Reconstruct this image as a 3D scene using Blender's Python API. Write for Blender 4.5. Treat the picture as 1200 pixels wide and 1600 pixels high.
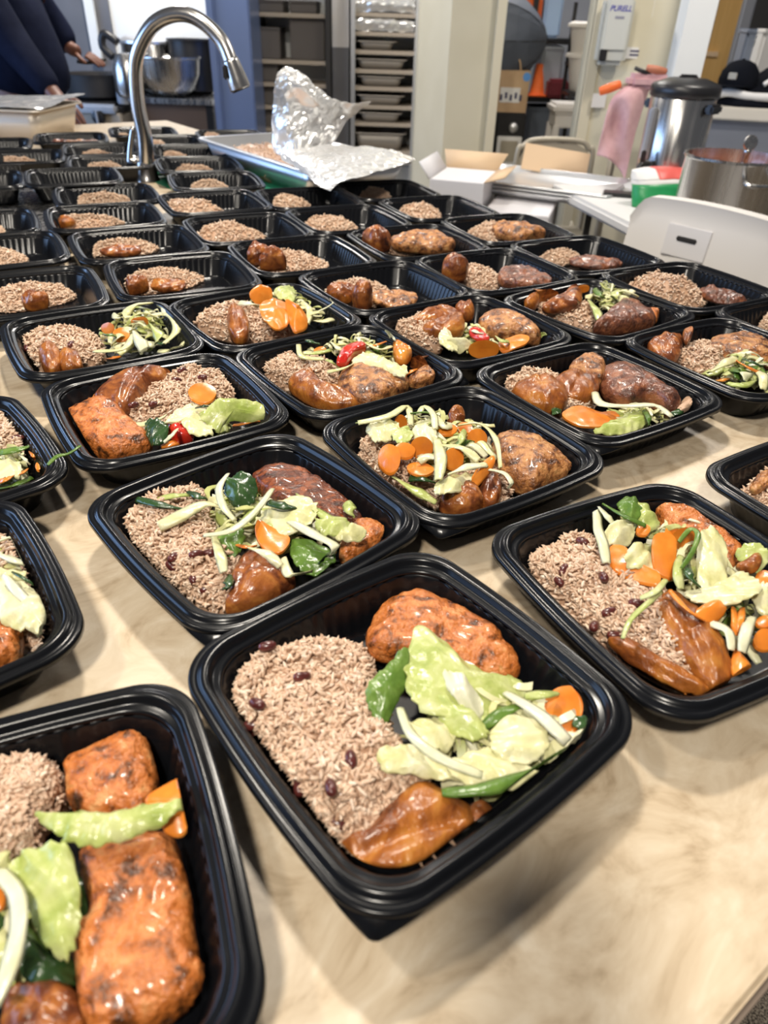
import bpy, bmesh, math, random
import numpy as np
from mathutils import Vector, Matrix, noise

for o in list(bpy.data.objects): bpy.data.objects.remove(o)
scene = bpy.context.scene
COL = scene.collection
R = math.radians
rnd = random.Random(7)

# ------------------------------------------------------------------ camera
FPX, PITCH, ROLL, CAMZ = 1110.0, R(34.95), R(2.0), 1.306
cam_d = bpy.data.cameras.new('camera'); cam = bpy.data.objects.new('camera', cam_d); COL.objects.link(cam)
cam.matrix_world = Matrix.Translation((0, 0, CAMZ)) @ Matrix.Rotation(R(90) - PITCH, 4, 'X') @ Matrix.Rotation(ROLL, 4, 'Z')
cam_d.sensor_fit = 'HORIZONTAL'; cam_d.sensor_width = 7.46; cam_d.lens = 7.46 * FPX / 1200
cam_d.clip_start = 0.02; cam_d.clip_end = 60
cam_d.dof.use_dof = True; cam_d.dof.focus_distance = 0.74; cam_d.dof.aperture_fstop = 1.9
scene.camera = cam

# ------------------------------------------------------------------ world, lights, exposure
w = bpy.data.worlds.new('world'); scene.world = w; w.use_nodes = True
w.node_tree.nodes['Background'].inputs[0].default_value = (0.93, 0.94, 1.0, 1)
w.node_tree.nodes['Background'].inputs[1].default_value = 0.13
def area(name, loc, aim, size, power, color, sy=None):
    d = bpy.data.lights.new(name, 'AREA'); d.energy = power; d.color = color
    d.size = size
    if sy: d.shape = 'RECTANGLE'; d.size_y = sy
    else: d.shape = 'DISK'
    o = bpy.data.objects.new(name, d); COL.objects.link(o); o.location = loc
    o.rotation_euler = (Vector(aim) - Vector(loc)).to_track_quat('-Z', 'Y').to_euler()
    return o
WARM = (1.0, 0.92, 0.80)
area('ceiling_lamp_entry', (-0.25, -0.76, 2.75), (-0.2, -0.4, 0), 0.24, 50, WARM)
area('ceiling_lamp_left', (-1.25, 0.35, 2.75), (-1.2, 0.4, 0), 0.22, 20, WARM)
area('ceiling_lamp_island', (-0.25, 1.55, 2.75), (-0.25, 1.6, 0), 0.22, 50, WARM)
area('ceiling_lamp_kitchen', (-1.3, 4.35, 2.75), (-1.3, 4.5, 0), 0.4, 62, (1, .94, .87))
area('ceiling_lamp_hall', (1.4, 2.9, 2.75), (1.4, 2.9, 0), 0.4, 32, (1, .93, .84))
area('ceiling_lamp_store', (0.8, 5.2, 2.7), (0.8, 5.2, 0), 0.4, 34, (1, .95, .9))
area('window_daylight', (-4.6, 1.6, 1.50), (0, 1.9, 1.1), 4.2, 165, (0.36, 0.58, 1.0), 1.7)
scene.view_settings.view_transform = 'Standard'
scene.view_settings.look = 'None'
scene.view_settings.exposure = -0.17
scene.view_settings.gamma = 1.0
scene.view_settings.use_curve_mapping = False

# ------------------------------------------------------------------ helpers
CT = 0.91      # counter top height
def ray(px, py):
    x = (px - 600) / FPX; y = -(py - 800) / FPX
    c, s = math.cos(ROLL), math.sin(ROLL)
    x, y = c * x - s * y, s * x + c * y
    return Vector((x, math.cos(PITCH) + y * math.sin(PITCH), -math.sin(PITCH) + y * math.cos(PITCH)))
def PZ(px, py, z):                      # point of the place seen at a pixel, at height z
    d = ray(px, py); t = (z - CAMZ) / d.z
    return Vector((d.x * t, d.y * t, z))
def PY(px, py, Y):                      # the same at distance Y
    d = ray(px, py); t = Y / d.y
    return Vector((d.x * t, Y, CAMZ + d.z * t))
def tag(o, label=None, cat=None, group=None, kind=None):
    if label: o['label'] = label
    if cat: o['category'] = cat
    if group: o['group'] = group
    if kind: o['kind'] = kind
    return o
def link(o, parent=None):
    COL.objects.link(o)
    if parent is not None: o.parent = parent
    return o
def empty(name, loc=(0, 0, 0), rz=0):
    o = bpy.data.objects.new(name, None); COL.objects.link(o)
    o.empty_display_size = 0.05; o.location = loc; o.rotation_euler = (0, 0, rz)
    return o
def mesh(name, verts, faces, mat=None, parent=None, smooth=True, loc=None):
    me = bpy.data.meshes.new(name); me.from_pydata([tuple(v) for v in verts], [], faces); me.update()
    if mat: me.materials.append(mat)
    if smooth: me.polygons.foreach_set('use_smooth', [True] * len(me.polygons))
    o = bpy.data.objects.new(name, me); link(o, parent)
    if loc is not None: o.location = loc
    return o
def bm_obj(name, bm, mat, parent=None, smooth=False, loc=None, rz=0, angle=None):
    bmesh.ops.recalc_face_normals(bm, faces=bm.faces)
    me = bpy.data.meshes.new(name); bm.to_mesh(me); bm.free()
    if mat: me.materials.append(mat)
    if smooth:
        me.polygons.foreach_set('use_smooth', [True] * len(me.polygons))
        if angle: me.set_sharp_from_angle(angle=angle)
    o = bpy.data.objects.new(name, me); link(o, parent)
    if loc is not None: o.location = loc
    o.rotation_euler[2] = rz
    return o
def box(name, c, s, mat, parent=None, rz=0, bev=0.0, rot=None):
    bm = bmesh.new(); bmesh.ops.create_cube(bm, size=1)
    for v in bm.verts: v.co = Vector((v.co.x * s[0], v.co.y * s[1], v.co.z * s[2]))
    if bev: bmesh.ops.bevel(bm, geom=list(bm.edges), offset=min(bev, min(s) * .45), segments=2, affect='EDGES')
    o = bm_obj(name, bm, mat, parent, smooth=bev > 0, loc=c, rz=rz, angle=R(40))
    if rot: o.rotation_euler = rot
    return o
def prism(name, pts, z0, z1, mat, parent=None, bev=0.0):
    bm = bmesh.new()
    lo = [bm.verts.new((p[0], p[1], z0)) for p in pts]; hi = [bm.verts.new((p[0], p[1], z1)) for p in pts]
    bm.faces.new(lo[::-1]); bm.faces.new(hi)
    n = len(pts)
    for i in range(n): bm.faces.new((lo[i], lo[(i + 1) % n], hi[(i + 1) % n], hi[i]))
    if bev: bmesh.ops.bevel(bm, geom=list(bm.edges), offset=bev, segments=2, affect='EDGES')
    return bm_obj(name, bm, mat, parent, smooth=bev > 0, angle=R(40))
def lathe(name, prof, mat, parent=None, loc=(0, 0, 0), n=40, rot=None, closed=False):
    vs, fs = [], []
    for r, z in prof:
        for i in range(n):
            a = 2 * math.pi * i / n; vs.append((r * math.cos(a), r * math.sin(a), z))
    m = len(prof)
    for j in range(m if closed else m - 1):
        k = (j + 1) % m
        for i in range(n):
            fs.append((j * n + i, j * n + (i + 1) % n, k * n + (i + 1) % n, k * n + i))
    if not closed:
        fs.append(tuple(range(n - 1, -1, -1))); fs.append(tuple((m - 1) * n + i for i in range(n)))
    o = mesh(name, vs, fs, mat, parent, True, loc)
    o.data.set_sharp_from_angle(angle=R(50))
    if rot: o.rotation_euler = rot
    return o
def catmull(P, n, closed=False):
    P = [Vector(p) for p in P]; out = []; m = len(P)
    segs = m if closed else m - 1
    for k in range(n):
        t = k / n * segs if closed else k / (n - 1) * segs
        i = min(int(t), segs - 1); f = t - i
        def g(j): return P[j % m] if closed else P[max(0, min(m - 1, j))]
        a, b, c, d = g(i - 1), g(i), g(i + 1), g(i + 2)
        out.append(0.5 * ((2 * b) + (c - a) * f + (2 * a - 5 * b + 4 * c - d) * f * f + (3 * b - a - 3 * c + d) * f ** 3))
    return out
def tube(name, path, r, mat, parent=None, n=12, steps=None, cap=True):
    pts = catmull(path, steps, False) if steps else [Vector(p) for p in path]
    m = len(pts); vs, fs = [], []
    rs = r if isinstance(r, (list, tuple)) else [r] * m
    if len(rs) != m: rs = list(np.interp(np.linspace(0, 1, m), np.linspace(0, 1, len(rs)), rs))
    prev = None
    for i, p in enumerate(pts):
        t = (pts[min(i + 1, m - 1)] - pts[max(i - 1, 0)]).normalized()
        if prev is None:
            up = Vector((0, 0, 1)) if abs(t.z) < .9 else Vector((1, 0, 0)); x = t.cross(up).normalized()
        else: x = (prev - t * prev.dot(t)).normalized()
        prev = x; y = t.cross(x)
        for k in range(n):
            a = 2 * math.pi * k / n; vs.append(p + (x * math.cos(a) + y * math.sin(a)) * rs[i])
    for i in range(m - 1):
        for k in range(n):
            fs.append((i * n + k, i * n + (k + 1) % n, (i + 1) * n + (k + 1) % n, (i + 1) * n + k))
    if cap: fs.append(tuple(range(n - 1, -1, -1))); fs.append(tuple((m - 1) * n + k for k in range(n)))
    return mesh(name, vs, fs, mat, parent)

# ------------------------------------------------------------------ materials
def mat(name, color, rough=0.5, metal=0.0, spec=0.5, coat=0.0):
    m = bpy.data.materials.new(name); m.use_nodes = True
    b = m.node_tree.nodes['Principled BSDF']
    b.inputs['Base Color'].default_value = (*color, 1); b.inputs['Roughness'].default_value = rough
    b.inputs['Metallic'].default_value = metal; b.inputs['Specular IOR Level'].default_value = spec
    b.inputs['Coat Weight'].default_value = coat; b.inputs['Coat Roughness'].default_value = 0.12
    return m
def nodes(m): return m.node_tree.nodes, m.node_tree.links, m.node_tree.nodes['Principled BSDF']
def noisy(name, stops, scale=40, detail=4, rough=0.5, distort=0.0, bump=0.0, bscale=None, coat=0.0, metal=0.0, spec=0.5, mscale=None, sss=0.0, rr=None):
    m = mat(name, stops[0][1], rough, metal, spec, coat); N, L, B = nodes(m)
    tc = N.new('ShaderNodeTexCoord'); mp = N.new('ShaderNodeMapping')
    if mscale: mp.inputs['Scale'].default_value = mscale
    L.new(tc.outputs['Object'], mp.inputs['Vector'])
    nz = N.new('ShaderNodeTexNoise'); nz.inputs['Scale'].default_value = scale; nz.inputs['Detail'].default_value = detail
    nz.inputs['Roughness'].default_value = 0.6; nz.inputs['Distortion'].default_value = distort
    L.new(mp.outputs[0], nz.inputs['Vector'])
    cr = N.new('ShaderNodeValToRGB'); el = cr.color_ramp.elements
    while len(el) < len(stops): el.new(0.5)
    for e, (p, c) in zip(el, stops): e.position = p; e.color = (*c, 1)
    L.new(nz.outputs['Fac'], cr.inputs[0]); L.new(cr.outputs[0], B.inputs['Base Color'])
    if bump:
        n2 = N.new('ShaderNodeTexNoise'); n2.inputs['Scale'].default_value = bscale or scale * 2; n2.inputs['Detail'].default_value = 3
        L.new(mp.outputs[0], n2.inputs['Vector'])
        bp = N.new('ShaderNodeBump'); bp.inputs['Strength'].default_value = bump; bp.inputs['Distance'].default_value = 0.003
        L.new(n2.outputs['Fac'], bp.inputs['Height']); L.new(bp.outputs[0], B.inputs['Normal'])
    if rr:
        mr = N.new('ShaderNodeMapRange'); mr.inputs['From Min'].default_value = .35; mr.inputs['From Max'].default_value = .65
        mr.inputs['To Min'].default_value, mr.inputs['To Max'].default_value = rr
        L.new(nz.outputs['Fac'], mr.inputs['Value']); L.new(mr.outputs[0], B.inputs['Roughness'])
    if sss:
        B.inputs['Subsurface Weight'].default_value = sss; B.inputs['Subsurface Radius'].default_value = (.004, .003, .0015)
        B.inputs['Subsurface Scale'].default_value = 1.0
    return m
def tinted(name, stops, rough=0.45, coat=0.0, spec=0.4):
    m = mat(name, stops[0][1], rough, 0, spec, coat); N, L, B = nodes(m)
    at = N.new('ShaderNodeAttribute'); at.attribute_name = 'tint'
    cr = N.new('ShaderNodeValToRGB'); el = cr.color_ramp.elements
    while len(el) < len(stops): el.new(0.5)
    for e, (p, c) in zip(el, stops): e.position = p; e.color = (*c, 1)
    L.new(at.outputs['Fac'], cr.inputs[0]); L.new(cr.outputs[0], B.inputs['Base Color'])
    return m
M = {}
M['tray'] = mat('black_plastic', (0.0045, 0.005, 0.0065), 0.23, 0, 0.30)
M['rice'] = tinted('rice', [(0, (0.38, 0.215, 0.13)), (.3, (0.56, 0.37, 0.25)), (.7, (0.67, 0.495, 0.36)), (1, (0.82, 0.68, 0.55))], 0.38, 0.1)
M['ricebase'] = mat('rice_base', (0.36, 0.20, 0.12), 0.6)
M['bean'] = noisy('kidney_bean', [(.3, (0.05, 0.010, 0.010)), (.7, (0.13, 0.028, 0.022))], 120, rough=.28, coat=.3)
M['salmon'] = noisy('glazed_salmon', [(.30, (0.022, 0.010, 0.004)), (.39, (0.15, 0.045, 0.010)), (.48, (0.46, 0.13, 0.022)), (.58, (0.62, 0.21, 0.055)), (.75, (0.64, 0.36, 0.14))], 75, 9, rough=.3, distort=.4, bump=.8, bscale=260, coat=.22, rr=(.25, .5))
M['glazed'] = noisy('dark_glazed_salmon', [(.3, (0.02, 0.006, 0.003)), (.48, (0.13, 0.030, 0.008)), (.62, (0.34, 0.085, 0.015)), (.8, (0.45, 0.16, 0.04))], 60, 6, rough=.28, distort=1.0, bump=.8, bscale=260, coat=.3, mscale=(1, 2.2, 1))
M['chicken'] = noisy('roast_chicken', [(.31, (0.022, 0.010, 0.006)), (.42, (0.14, 0.050, 0.018)), (.51, (0.38, 0.15, 0.045)), (.61, (0.53, 0.25, 0.085)), (.78, (0.46, 0.30, 0.11))], 80, 9, rough=.32, distort=.5, bump=.8, bscale=240, coat=.2, rr=(.28, .5))
M['darkchicken'] = noisy('browned_chicken', [(.3, (0.03, 0.012, 0.008)), (.5, (0.15, 0.050, 0.026)), (.66, (0.31, 0.11, 0.045)), (.85, (0.44, 0.20, 0.085))], 70, 6, rough=.28, distort=.6, bump=.7, bscale=240, coat=.25)
M['plantain'] = noisy('fried_plantain', [(.25, (0.055, 0.014, 0.005)), (.42, (0.21, 0.058, 0.012)), (.58, (0.38, 0.125, 0.020)), (.8, (0.52, 0.24, 0.045))], 34, 4, rough=.3, distort=.8, bump=.5, bscale=130, coat=.12, mscale=(1.6, .8, 1))
M['darkplantain'] = noisy('dark_fried_plantain', [(.28, (0.036, 0.010, 0.005)), (.42, (0.14, 0.037, 0.012)), (.55, (0.31, 0.095, 0.022)), (.70, (0.50, 0.20, 0.042))], 44, 6, rough=.28, distort=.8, bump=.5, bscale=130, coat=.15)
M['pale'] = noisy('cabbage_pale', [(.3, (0.60, 0.59, 0.24)), (.5, (0.77, 0.74, 0.41)), (.7, (0.86, 0.83, 0.60))], 34, 4, rough=.33, bump=.35, bscale=160, coat=.15, distort=.8)
M['white'] = noisy('cabbage_rib', [(.3, (0.68, 0.69, 0.40)), (.7, (0.86, 0.84, 0.64))], 34, 4, rough=.32, bump=.2, bscale=140, coat=.15)
M['green'] = noisy('cabbage_green', [(.3, (0.33, 0.42, 0.08)), (.5, (0.52, 0.58, 0.19)), (.7, (0.68, 0.70, 0.36))], 30, 4, rough=.3, bump=.35, bscale=150, coat=.2, distort=1.0)
M['leaf'] = noisy('leaf_green', [(.3, (0.055, 0.13, 0.018)), (.55, (0.14, 0.25, 0.04)), (.75, (0.30, 0.42, 0.12))], 34, 4, rough=.28, bump=.35, bscale=150, coat=.2)
M['dark'] = noisy('dark_green_leaf', [(.3, (0.012, 0.035, 0.010)), (.6, (0.035, 0.085, 0.022)), (.8, (0.10, 0.18, 0.05))], 34, 4, rough=.26, bump=.35, bscale=150, coat=.25)
M['bed'] = tinted('cabbage_shreds', [(0, (0.40, 0.46, 0.12)), (.35, (0.64, 0.63, 0.28)), (.75, (0.76, 0.74, 0.46)), (1, (0.82, 0.80, 0.60))], .34, .15)
def translucent(m, amt):
    N, L, B = nodes(m); out = N['Material Output']
    tr = N.new('ShaderNodeBsdfTranslucent'); mx = N.new('ShaderNodeMixShader'); mx.inputs[0].default_value = amt
    src = B.inputs['Base Color'].links[0].from_socket; L.new(src, tr.inputs['Color'])
    L.new(B.outputs[0], mx.inputs[1]); L.new(tr.outputs[0], mx.inputs[2]); L.new(mx.outputs[0], out.inputs['Surface'])
for k_ in ('pale', 'white', 'green', 'leaf', 'bed'): translucent(M[k_], .14)
M['carrot'] = noisy('carrot', [(.3, (0.64, 0.17, 0.015)), (.6, (0.76, 0.24, 0.025)), (.8, (0.82, 0.33, 0.06))], 40, 3, rough=.3, bump=.12, bscale=120, coat=.35)
M['tomato'] = noisy('tomato', [(.3, (0.45, 0.012, 0.008)), (.7, (0.66, 0.05, 0.02))], 40, 2, rough=.18, coat=.5)
M['amber'] = noisy('amber_tomato', [(.3, (0.62, 0.16, 0.015)), (.7, (0.72, 0.30, 0.05))], 40, 2, rough=.2, coat=.5)
M['bone'] = mat('bone', (0.55, 0.36, 0.24), .5)
M['counter'] = None
def counter_mat():
    m = mat('marbled_laminate', (.7, .6, .45), .34); N, L, B = nodes(m)
    tc = N.new('ShaderNodeTexCoord')
    n1 = N.new('ShaderNodeTexNoise'); n1.inputs['Scale'].default_value = 11; n1.inputs['Detail'].default_value = 6; n1.inputs['Distortion'].default_value = 2.6; n1.inputs['Roughness'].default_value = .62
    mp = N.new('ShaderNodeMapping'); mp.inputs['Rotation'].default_value = (0, 0, R(30)); mp.inputs['Scale'].default_value = (1, 1.7, 1)
    L.new(tc.outputs['Object'], mp.inputs[0]); L.new(mp.outputs[0], n1.inputs['Vector'])
    cr = N.new('ShaderNodeValToRGB'); e = cr.color_ramp.elements; e.new(.5); e.new(.5)
    for q, (p, c) in zip(e, [(.30, (0.44, 0.335, 0.22)), (.44, (0.58, 0.465, 0.325)), (.56, (0.645, 0.535, 0.39)), (.70, (0.72, 0.62, 0.48))]): q.position = p; q.color = (*c, 1)
    L.new(n1.outputs['Fac'], cr.inputs[0]); L.new(cr.outputs[0], B.inputs['Base Color'])
    return m
M['counter'] = counter_mat()
M['edge'] = mat('counter_edge_band', (0.17, 0.13, 0.10), .5)
M['base'] = mat('dark_cabinet', (0.03, 0.028, 0.028), .55)
M['carpet'] = noisy('carpet', [(.36, (0.04, 0.032, 0.026)), (.5, (0.22, 0.18, 0.14)), (.62, (0.42, 0.36, 0.28))], 260, 2, rough=.95, bump=.8, bscale=300)
M['cream'] = noisy('cream_wall', [(.35, (0.64, 0.59, 0.44)), (.65, (0.69, 0.64, 0.49))], 3, 2, rough=.7)
M['creamtrim'] = mat('cream_trim', (0.72, 0.66, 0.50), .5)
M['whitewall'] = mat('white_wall', (0.86, 0.88, 0.87), .6)
M['steelwall'] = noisy('steel_wall', [(.3, (0.135, 0.135, 0.145)), (.7, (0.18, 0.18, 0.19))], 4, 2, rough=.5, metal=.15)
M['steel'] = noisy('brushed_steel', [(.3, (0.52, 0.51, 0.50)), (.7, (0.64, 0.63, 0.61))], 60, 2, rough=.26, metal=1, mscale=(1, 1, .02), rr=(.2, .32))
M['nickel'] = mat('brushed_nickel', (0.55, 0.53, 0.51), .24, 1)
M['alu'] = mat('aluminium', (0.72, 0.73, 0.75), .3, .8)
M['foil'] = mat('foil', (0.88, 0.88, 0.87), .22, .62)
M['bluelit_steel'] = mat('steel_painted_blue_daylight', (0.24, 0.33, 0.60), .3, .6)  # plain stainless; the blue daylight reflection is put into its base colour
M['black'] = mat('black_metal', (0.012, 0.012, 0.014), .4)
M['blackpl'] = mat('black_plastic_fixture', (0.018, 0.018, 0.02), .35)
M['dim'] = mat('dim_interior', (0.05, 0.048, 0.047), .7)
M['shelf'] = mat('beige_shelf', (0.46, 0.39, 0.31), .5)
M['navy'] = noisy('navy_cloth', [(.3, (0.004, 0.006, 0.018)), (.7, (0.008, 0.011, 0.028))], 14, 3, rough=.9, bump=.3, bscale=20, spec=.08)
M['pants'] = mat('black_cloth', (0.006, 0.007, 0.011), .9, 0, .1)
M['skin'] = mat('skin', (0.16, 0.062, 0.036), .5)
M['hair'] = mat('hair', (0.01, 0.008, 0.007), .6)
M['plastic'] = mat('white_plastic', (0.78, 0.75, 0.72), .42)
M['table'] = mat('white_table', (0.70, 0.70, 0.70), .45)
M['cardw'] = mat('white_carton', (0.74, 0.73, 0.76), .6)
M['cardb'] = noisy('brown_card', [(.3, (0.50, 0.33, 0.19)), (.7, (0.60, 0.42, 0.25))], 10, 2, rough=.7)
M['cardlight'] = mat('tan_card', (0.70, 0.50, 0.31), .65)
M['beige'] = mat('beige_paint', (0.42, 0.38, 0.30), .4, .2)
M['pink'] = noisy('pink_cloth', [(.3, (0.56, 0.33, 0.35)), (.7, (0.66, 0.42, 0.43))], 20, 2, rough=.9)
M['pinkposter'] = mat('pink_poster', (0.55, 0.28, 0.28), .6)
M['orange'] = mat('orange_plastic', (0.85, 0.16, 0.03), .45)
M['wood'] = noisy('wood_door', [(.3, (0.62, 0.36, 0.11)), (.7, (0.70, 0.43, 0.15))], 8, 3, rough=.45, mscale=(6, 6, .4))
M['umbrella'] = mat('grey_cloth', (0.085, 0.10, 0.13), .7)
M['greenmat'] = mat('green_board', (0.015, 0.20, 0.10), .4)
M['greenbag'] = mat('green_bag', (0.02, 0.28, 0.09), .35)
M['redprint'] = mat('red_print', (0.75, 0.12, 0.10), .4)
M['paper'] = mat('paper', (0.80, 0.79, 0.77), .6)
M['clear'] = mat('clear_tub', (0.42, 0.46, 0.52), .25)
M['soup'] = noisy('soup', [(.3, (0.30, 0.08, 0.03)), (.7, (0.48, 0.16, 0.07))], 20, 2, rough=.25)
M['ink'] = mat('ink', (0.05, 0.05, 0.12), .6)
M['beigestove'] = mat('stove_front', (0.50, 0.44, 0.36), .35, .35)
M['greywall'] = mat('grey_wall', (0.33, 0.35, 0.40), .6)
M['red'] = mat('red_card', (0.55, 0.02, 0.03), .5)
M['yellow'] = mat('yellow_plastic', (0.80, 0.55, 0.05), .4)
M['sky'] = mat('bright_paper', (0.45, 0.62, 0.90), .5)
M['darkred'] = mat('dark_red', (0.18, 0.02, 0.03), .5)

# ------------------------------------------------------------------ counter and room shell
UA = R(37.5); EU = Vector((math.cos(UA), math.sin(UA), 0)); EV = Vector((-EU.y, EU.x, 0))
def UV(u, v, z=0.0): return EU * u + EV * v + Vector((0, 0, z))
U0, U1, V0, V1 = -0.55, 1.31, 0.014, 3.34
ctr = empty('kitchen_counter', UV(.38, 1.67, 0), UA)
tag(ctr, 'long kitchen island counter with cream marbled laminate top under all the meal trays', 'counter')
L_, W_ = V1 - V0, U1 - U0
box('worktop', (0, 0, CT - .02), (W_, L_, .04), M['counter'], ctr, bev=.003)
band = box('edge_band', (0, -L_ / 2 - .001, CT - .0225), (W_, .004, .035), M['edge'], ctr)
box('edge_band', (W_ / 2 + .001, 0, CT - .0225), (.004, L_, .035), M['edge'], ctr)
box('base_cabinet', (0, 0, .415), (W_ - .5, L_ - .36, .83), M['base'], ctr)
box('plinth', (0, 0, .85), (W_ - .4, L_ - .3, .04), M['base'], ctr)

def struct(o): o['kind'] = 'structure'; return o
struct(prism('floor', [(-6, -3), (5, -3), (5, 8.5), (-6, 8.5)], -.05, 0, M['carpet']))
BK = 5.35
# kitchen back wall: steel sheet on the left, white board to the right
struct(box('wall_back_steel', (-2.75, BK, 1.35), (1.9, .06, 2.7), M['steelwall']))
struct(box('wall_back', (-.55, BK + .02, 1.35), (2.5, .06, 2.7), M['whitewall']))
# vertical seam trim between the two
p0 = PY(146, 10, BK - .05); struct(box('trim_1', (PY(148, 60, BK - .05).x, BK - .05, 1.6), (.055, .03, 1.2), M['whitewall']))
# cream pier beside the doorway
YP = 4.25
xa, xb, xc = PY(657, 60, YP).x, PY(703, 60, YP).x, PY(787, 60, YP).x
struct(prism('wall_pier', [(xb, YP - .0), (xc, YP + .04), (xc, YP + .30), (xa, YP + .85), (xa, YP + .40)], 0, 2.7, M['cream']))
struct(box('trim_2', (xc - .022, YP + .008, 1.35), (.045, .03, 2.7), M['creamtrim'], rz=R(5)))
# right wall with the dispenser
x1 = PY(932, 10, 4.15).x; x2 = PY(1072, 30, 4.15).x
struct(prism('wall_right', [(x1, 4.15), (x2, 4.05), (x2, 4.17), (x1, 4.30)], 0, 2.7, M['cream']))
struct(box('trim_3', (x1 + .025, 4.145, 1.35), (.05, .04, 2.7), M['creamtrim']))
# white post at the pass opening
pp = PY(1088, 60, 3.9)
struct(box('trim_4', (pp.x, 3.97, 1.9), (.13, .12, 1.75), M['whitewall']))
# store room behind the doorway and hall behind the pass
struct(box('wall_store', (1.2, 6.6, 1.35), (3.2, .06, 2.7), M['greywall']))
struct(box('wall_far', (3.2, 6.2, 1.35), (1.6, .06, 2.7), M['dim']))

# ------------------------------------------------------------------ meal trays
def ring(a, r, z, flute=0.0, ns=60, nc=15, bulge=0.0026):
    r *= 0.86
    out = []; k = 0
    for q in range(4):
        ca, sa = [(1, 0), (0, 1), (-1, 0), (0, -1)][q]
        for i in range(ns):                       # side at +x, running up y
            s = -1 + 2 * i / ns; y = s * (a - r)
            x = a + bulge * (1 - s * s)
            d = flute * (0.5 - 0.5 * math.cos(2 * math.pi * k / 5)); k += 1
            x += d; out.append((x * ca - y * sa, x * sa + y * ca, z))
        for i in range(nc):
            t = i / nc * math.pi / 2; d = flute * (0.5 - 0.5 * math.cos(2 * math.pi * k / 5)); k += 1
            x = a - r + (r + d) * math.cos(t); y = a - r + (r + d) * math.sin(t)
            out.append((x * ca - y * sa, x * sa + y * ca, z))
    return out
def loft(name, rings, mt, parent=None, cap=False, closed=False):
    n = len(rings[0]); vs = [p for rg in rings for p in rg]; fs = []
    m = len(rings)
    for j in range(m if closed else m - 1):
        k = (j + 1) % m
        for i in range(n): fs.append((j * n + i, j * n + (i + 1) % n, k * n + (i + 1) % n, k * n + i))
    if cap:
        fs.append(tuple(range(n - 1, -1, -1))); fs.append(tuple((m - 1) * n + i for i in range(n)))
    return mesh(name, vs, fs, mt, parent)
FL = 0.0008
body_rings = [ring(.082, .030, 0), ring(.0850, .032, .0006), ring(.0866, .033, .003), ring(.0876, .034, .007, FL),
              ring(.0962, .038, .0335, FL), ring(.0972, .0385, .0350), ring(.0952, .038, .0345), ring(.0938, .0375, .0325, FL),
              ring(.0862, .033, .0075, FL), ring(.0835, .0315, .0030), ring(.078, .029, .0022)]
rim_prof = [(.0948, .0378, .0335), (.0958, .0385, .0362), (.0972, .039, .0372), (.0995, .040, .0374), (.1007, .0405, .0385), (.1014, .041, .0415),
            (.1026, .0415, .0430), (.1042, .0422, .0434), (.1060, .043, .0430), (.1070, .0435, .0412), (.1080, .044, .0400), (.1096, .0445, .0398), (.1115, .045, .0402),
            (.1126, .0455, .0394), (.1130, .0458, .0375), (.1130, .0458, .0345), (.1120, .0452, .0345), (.1116, .045, .0378), (.1080, .044, .0382), (.1000, .040, .0356), (.0965, .0388, .0340)]
tray0 = empty('meal_tray')
loft('tray_body', body_rings, M['tray'], tray0, cap=True)
loft('rim', [ring(a, r, z) for a, r, z in rim_prof], M['tray'], tray0, closed=True)
def make_tab():
    c = .1118 - .0387; vs = []; n = 12
    for lay, dz in ((0, 0), (1, -.0012)):
        for i in range(n + 1):
            t = i / n * math.pi / 2; vs.append((c + .0383 * math.cos(t), c + .0383 * math.sin(t), .0372 + dz))
        for i in range(n + 1):
            t = i / n * math.pi / 2; e = .1128 - .020
            k = abs(t - math.pi / 4) / (math.pi / 4)
            x = min(c + .0392 * math.cos(t) * (1 + .42 * (1 - k)), e + .020 * math.cos(t)); y = min(c + .0392 * math.sin(t) * (1 + .42 * (1 - k)), e + .020 * math.sin(t))
            vs.append((x, y, .0372 - .0055 * (1 - k) ** .7 + dz))
    m = n + 1; fs = []
    for i in range(n):
        fs.append((i, m + i, m + i + 1, i + 1)); b = 2 * m
        fs.append((b + i, b + i + 1, b + m + i + 1, b + m + i)); fs.append((m + i, b + m + i, b + m + i + 1, m + i + 1))
    return mesh('corner_tab', vs, fs, M['tray'], tray0)
make_tab()

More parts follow.
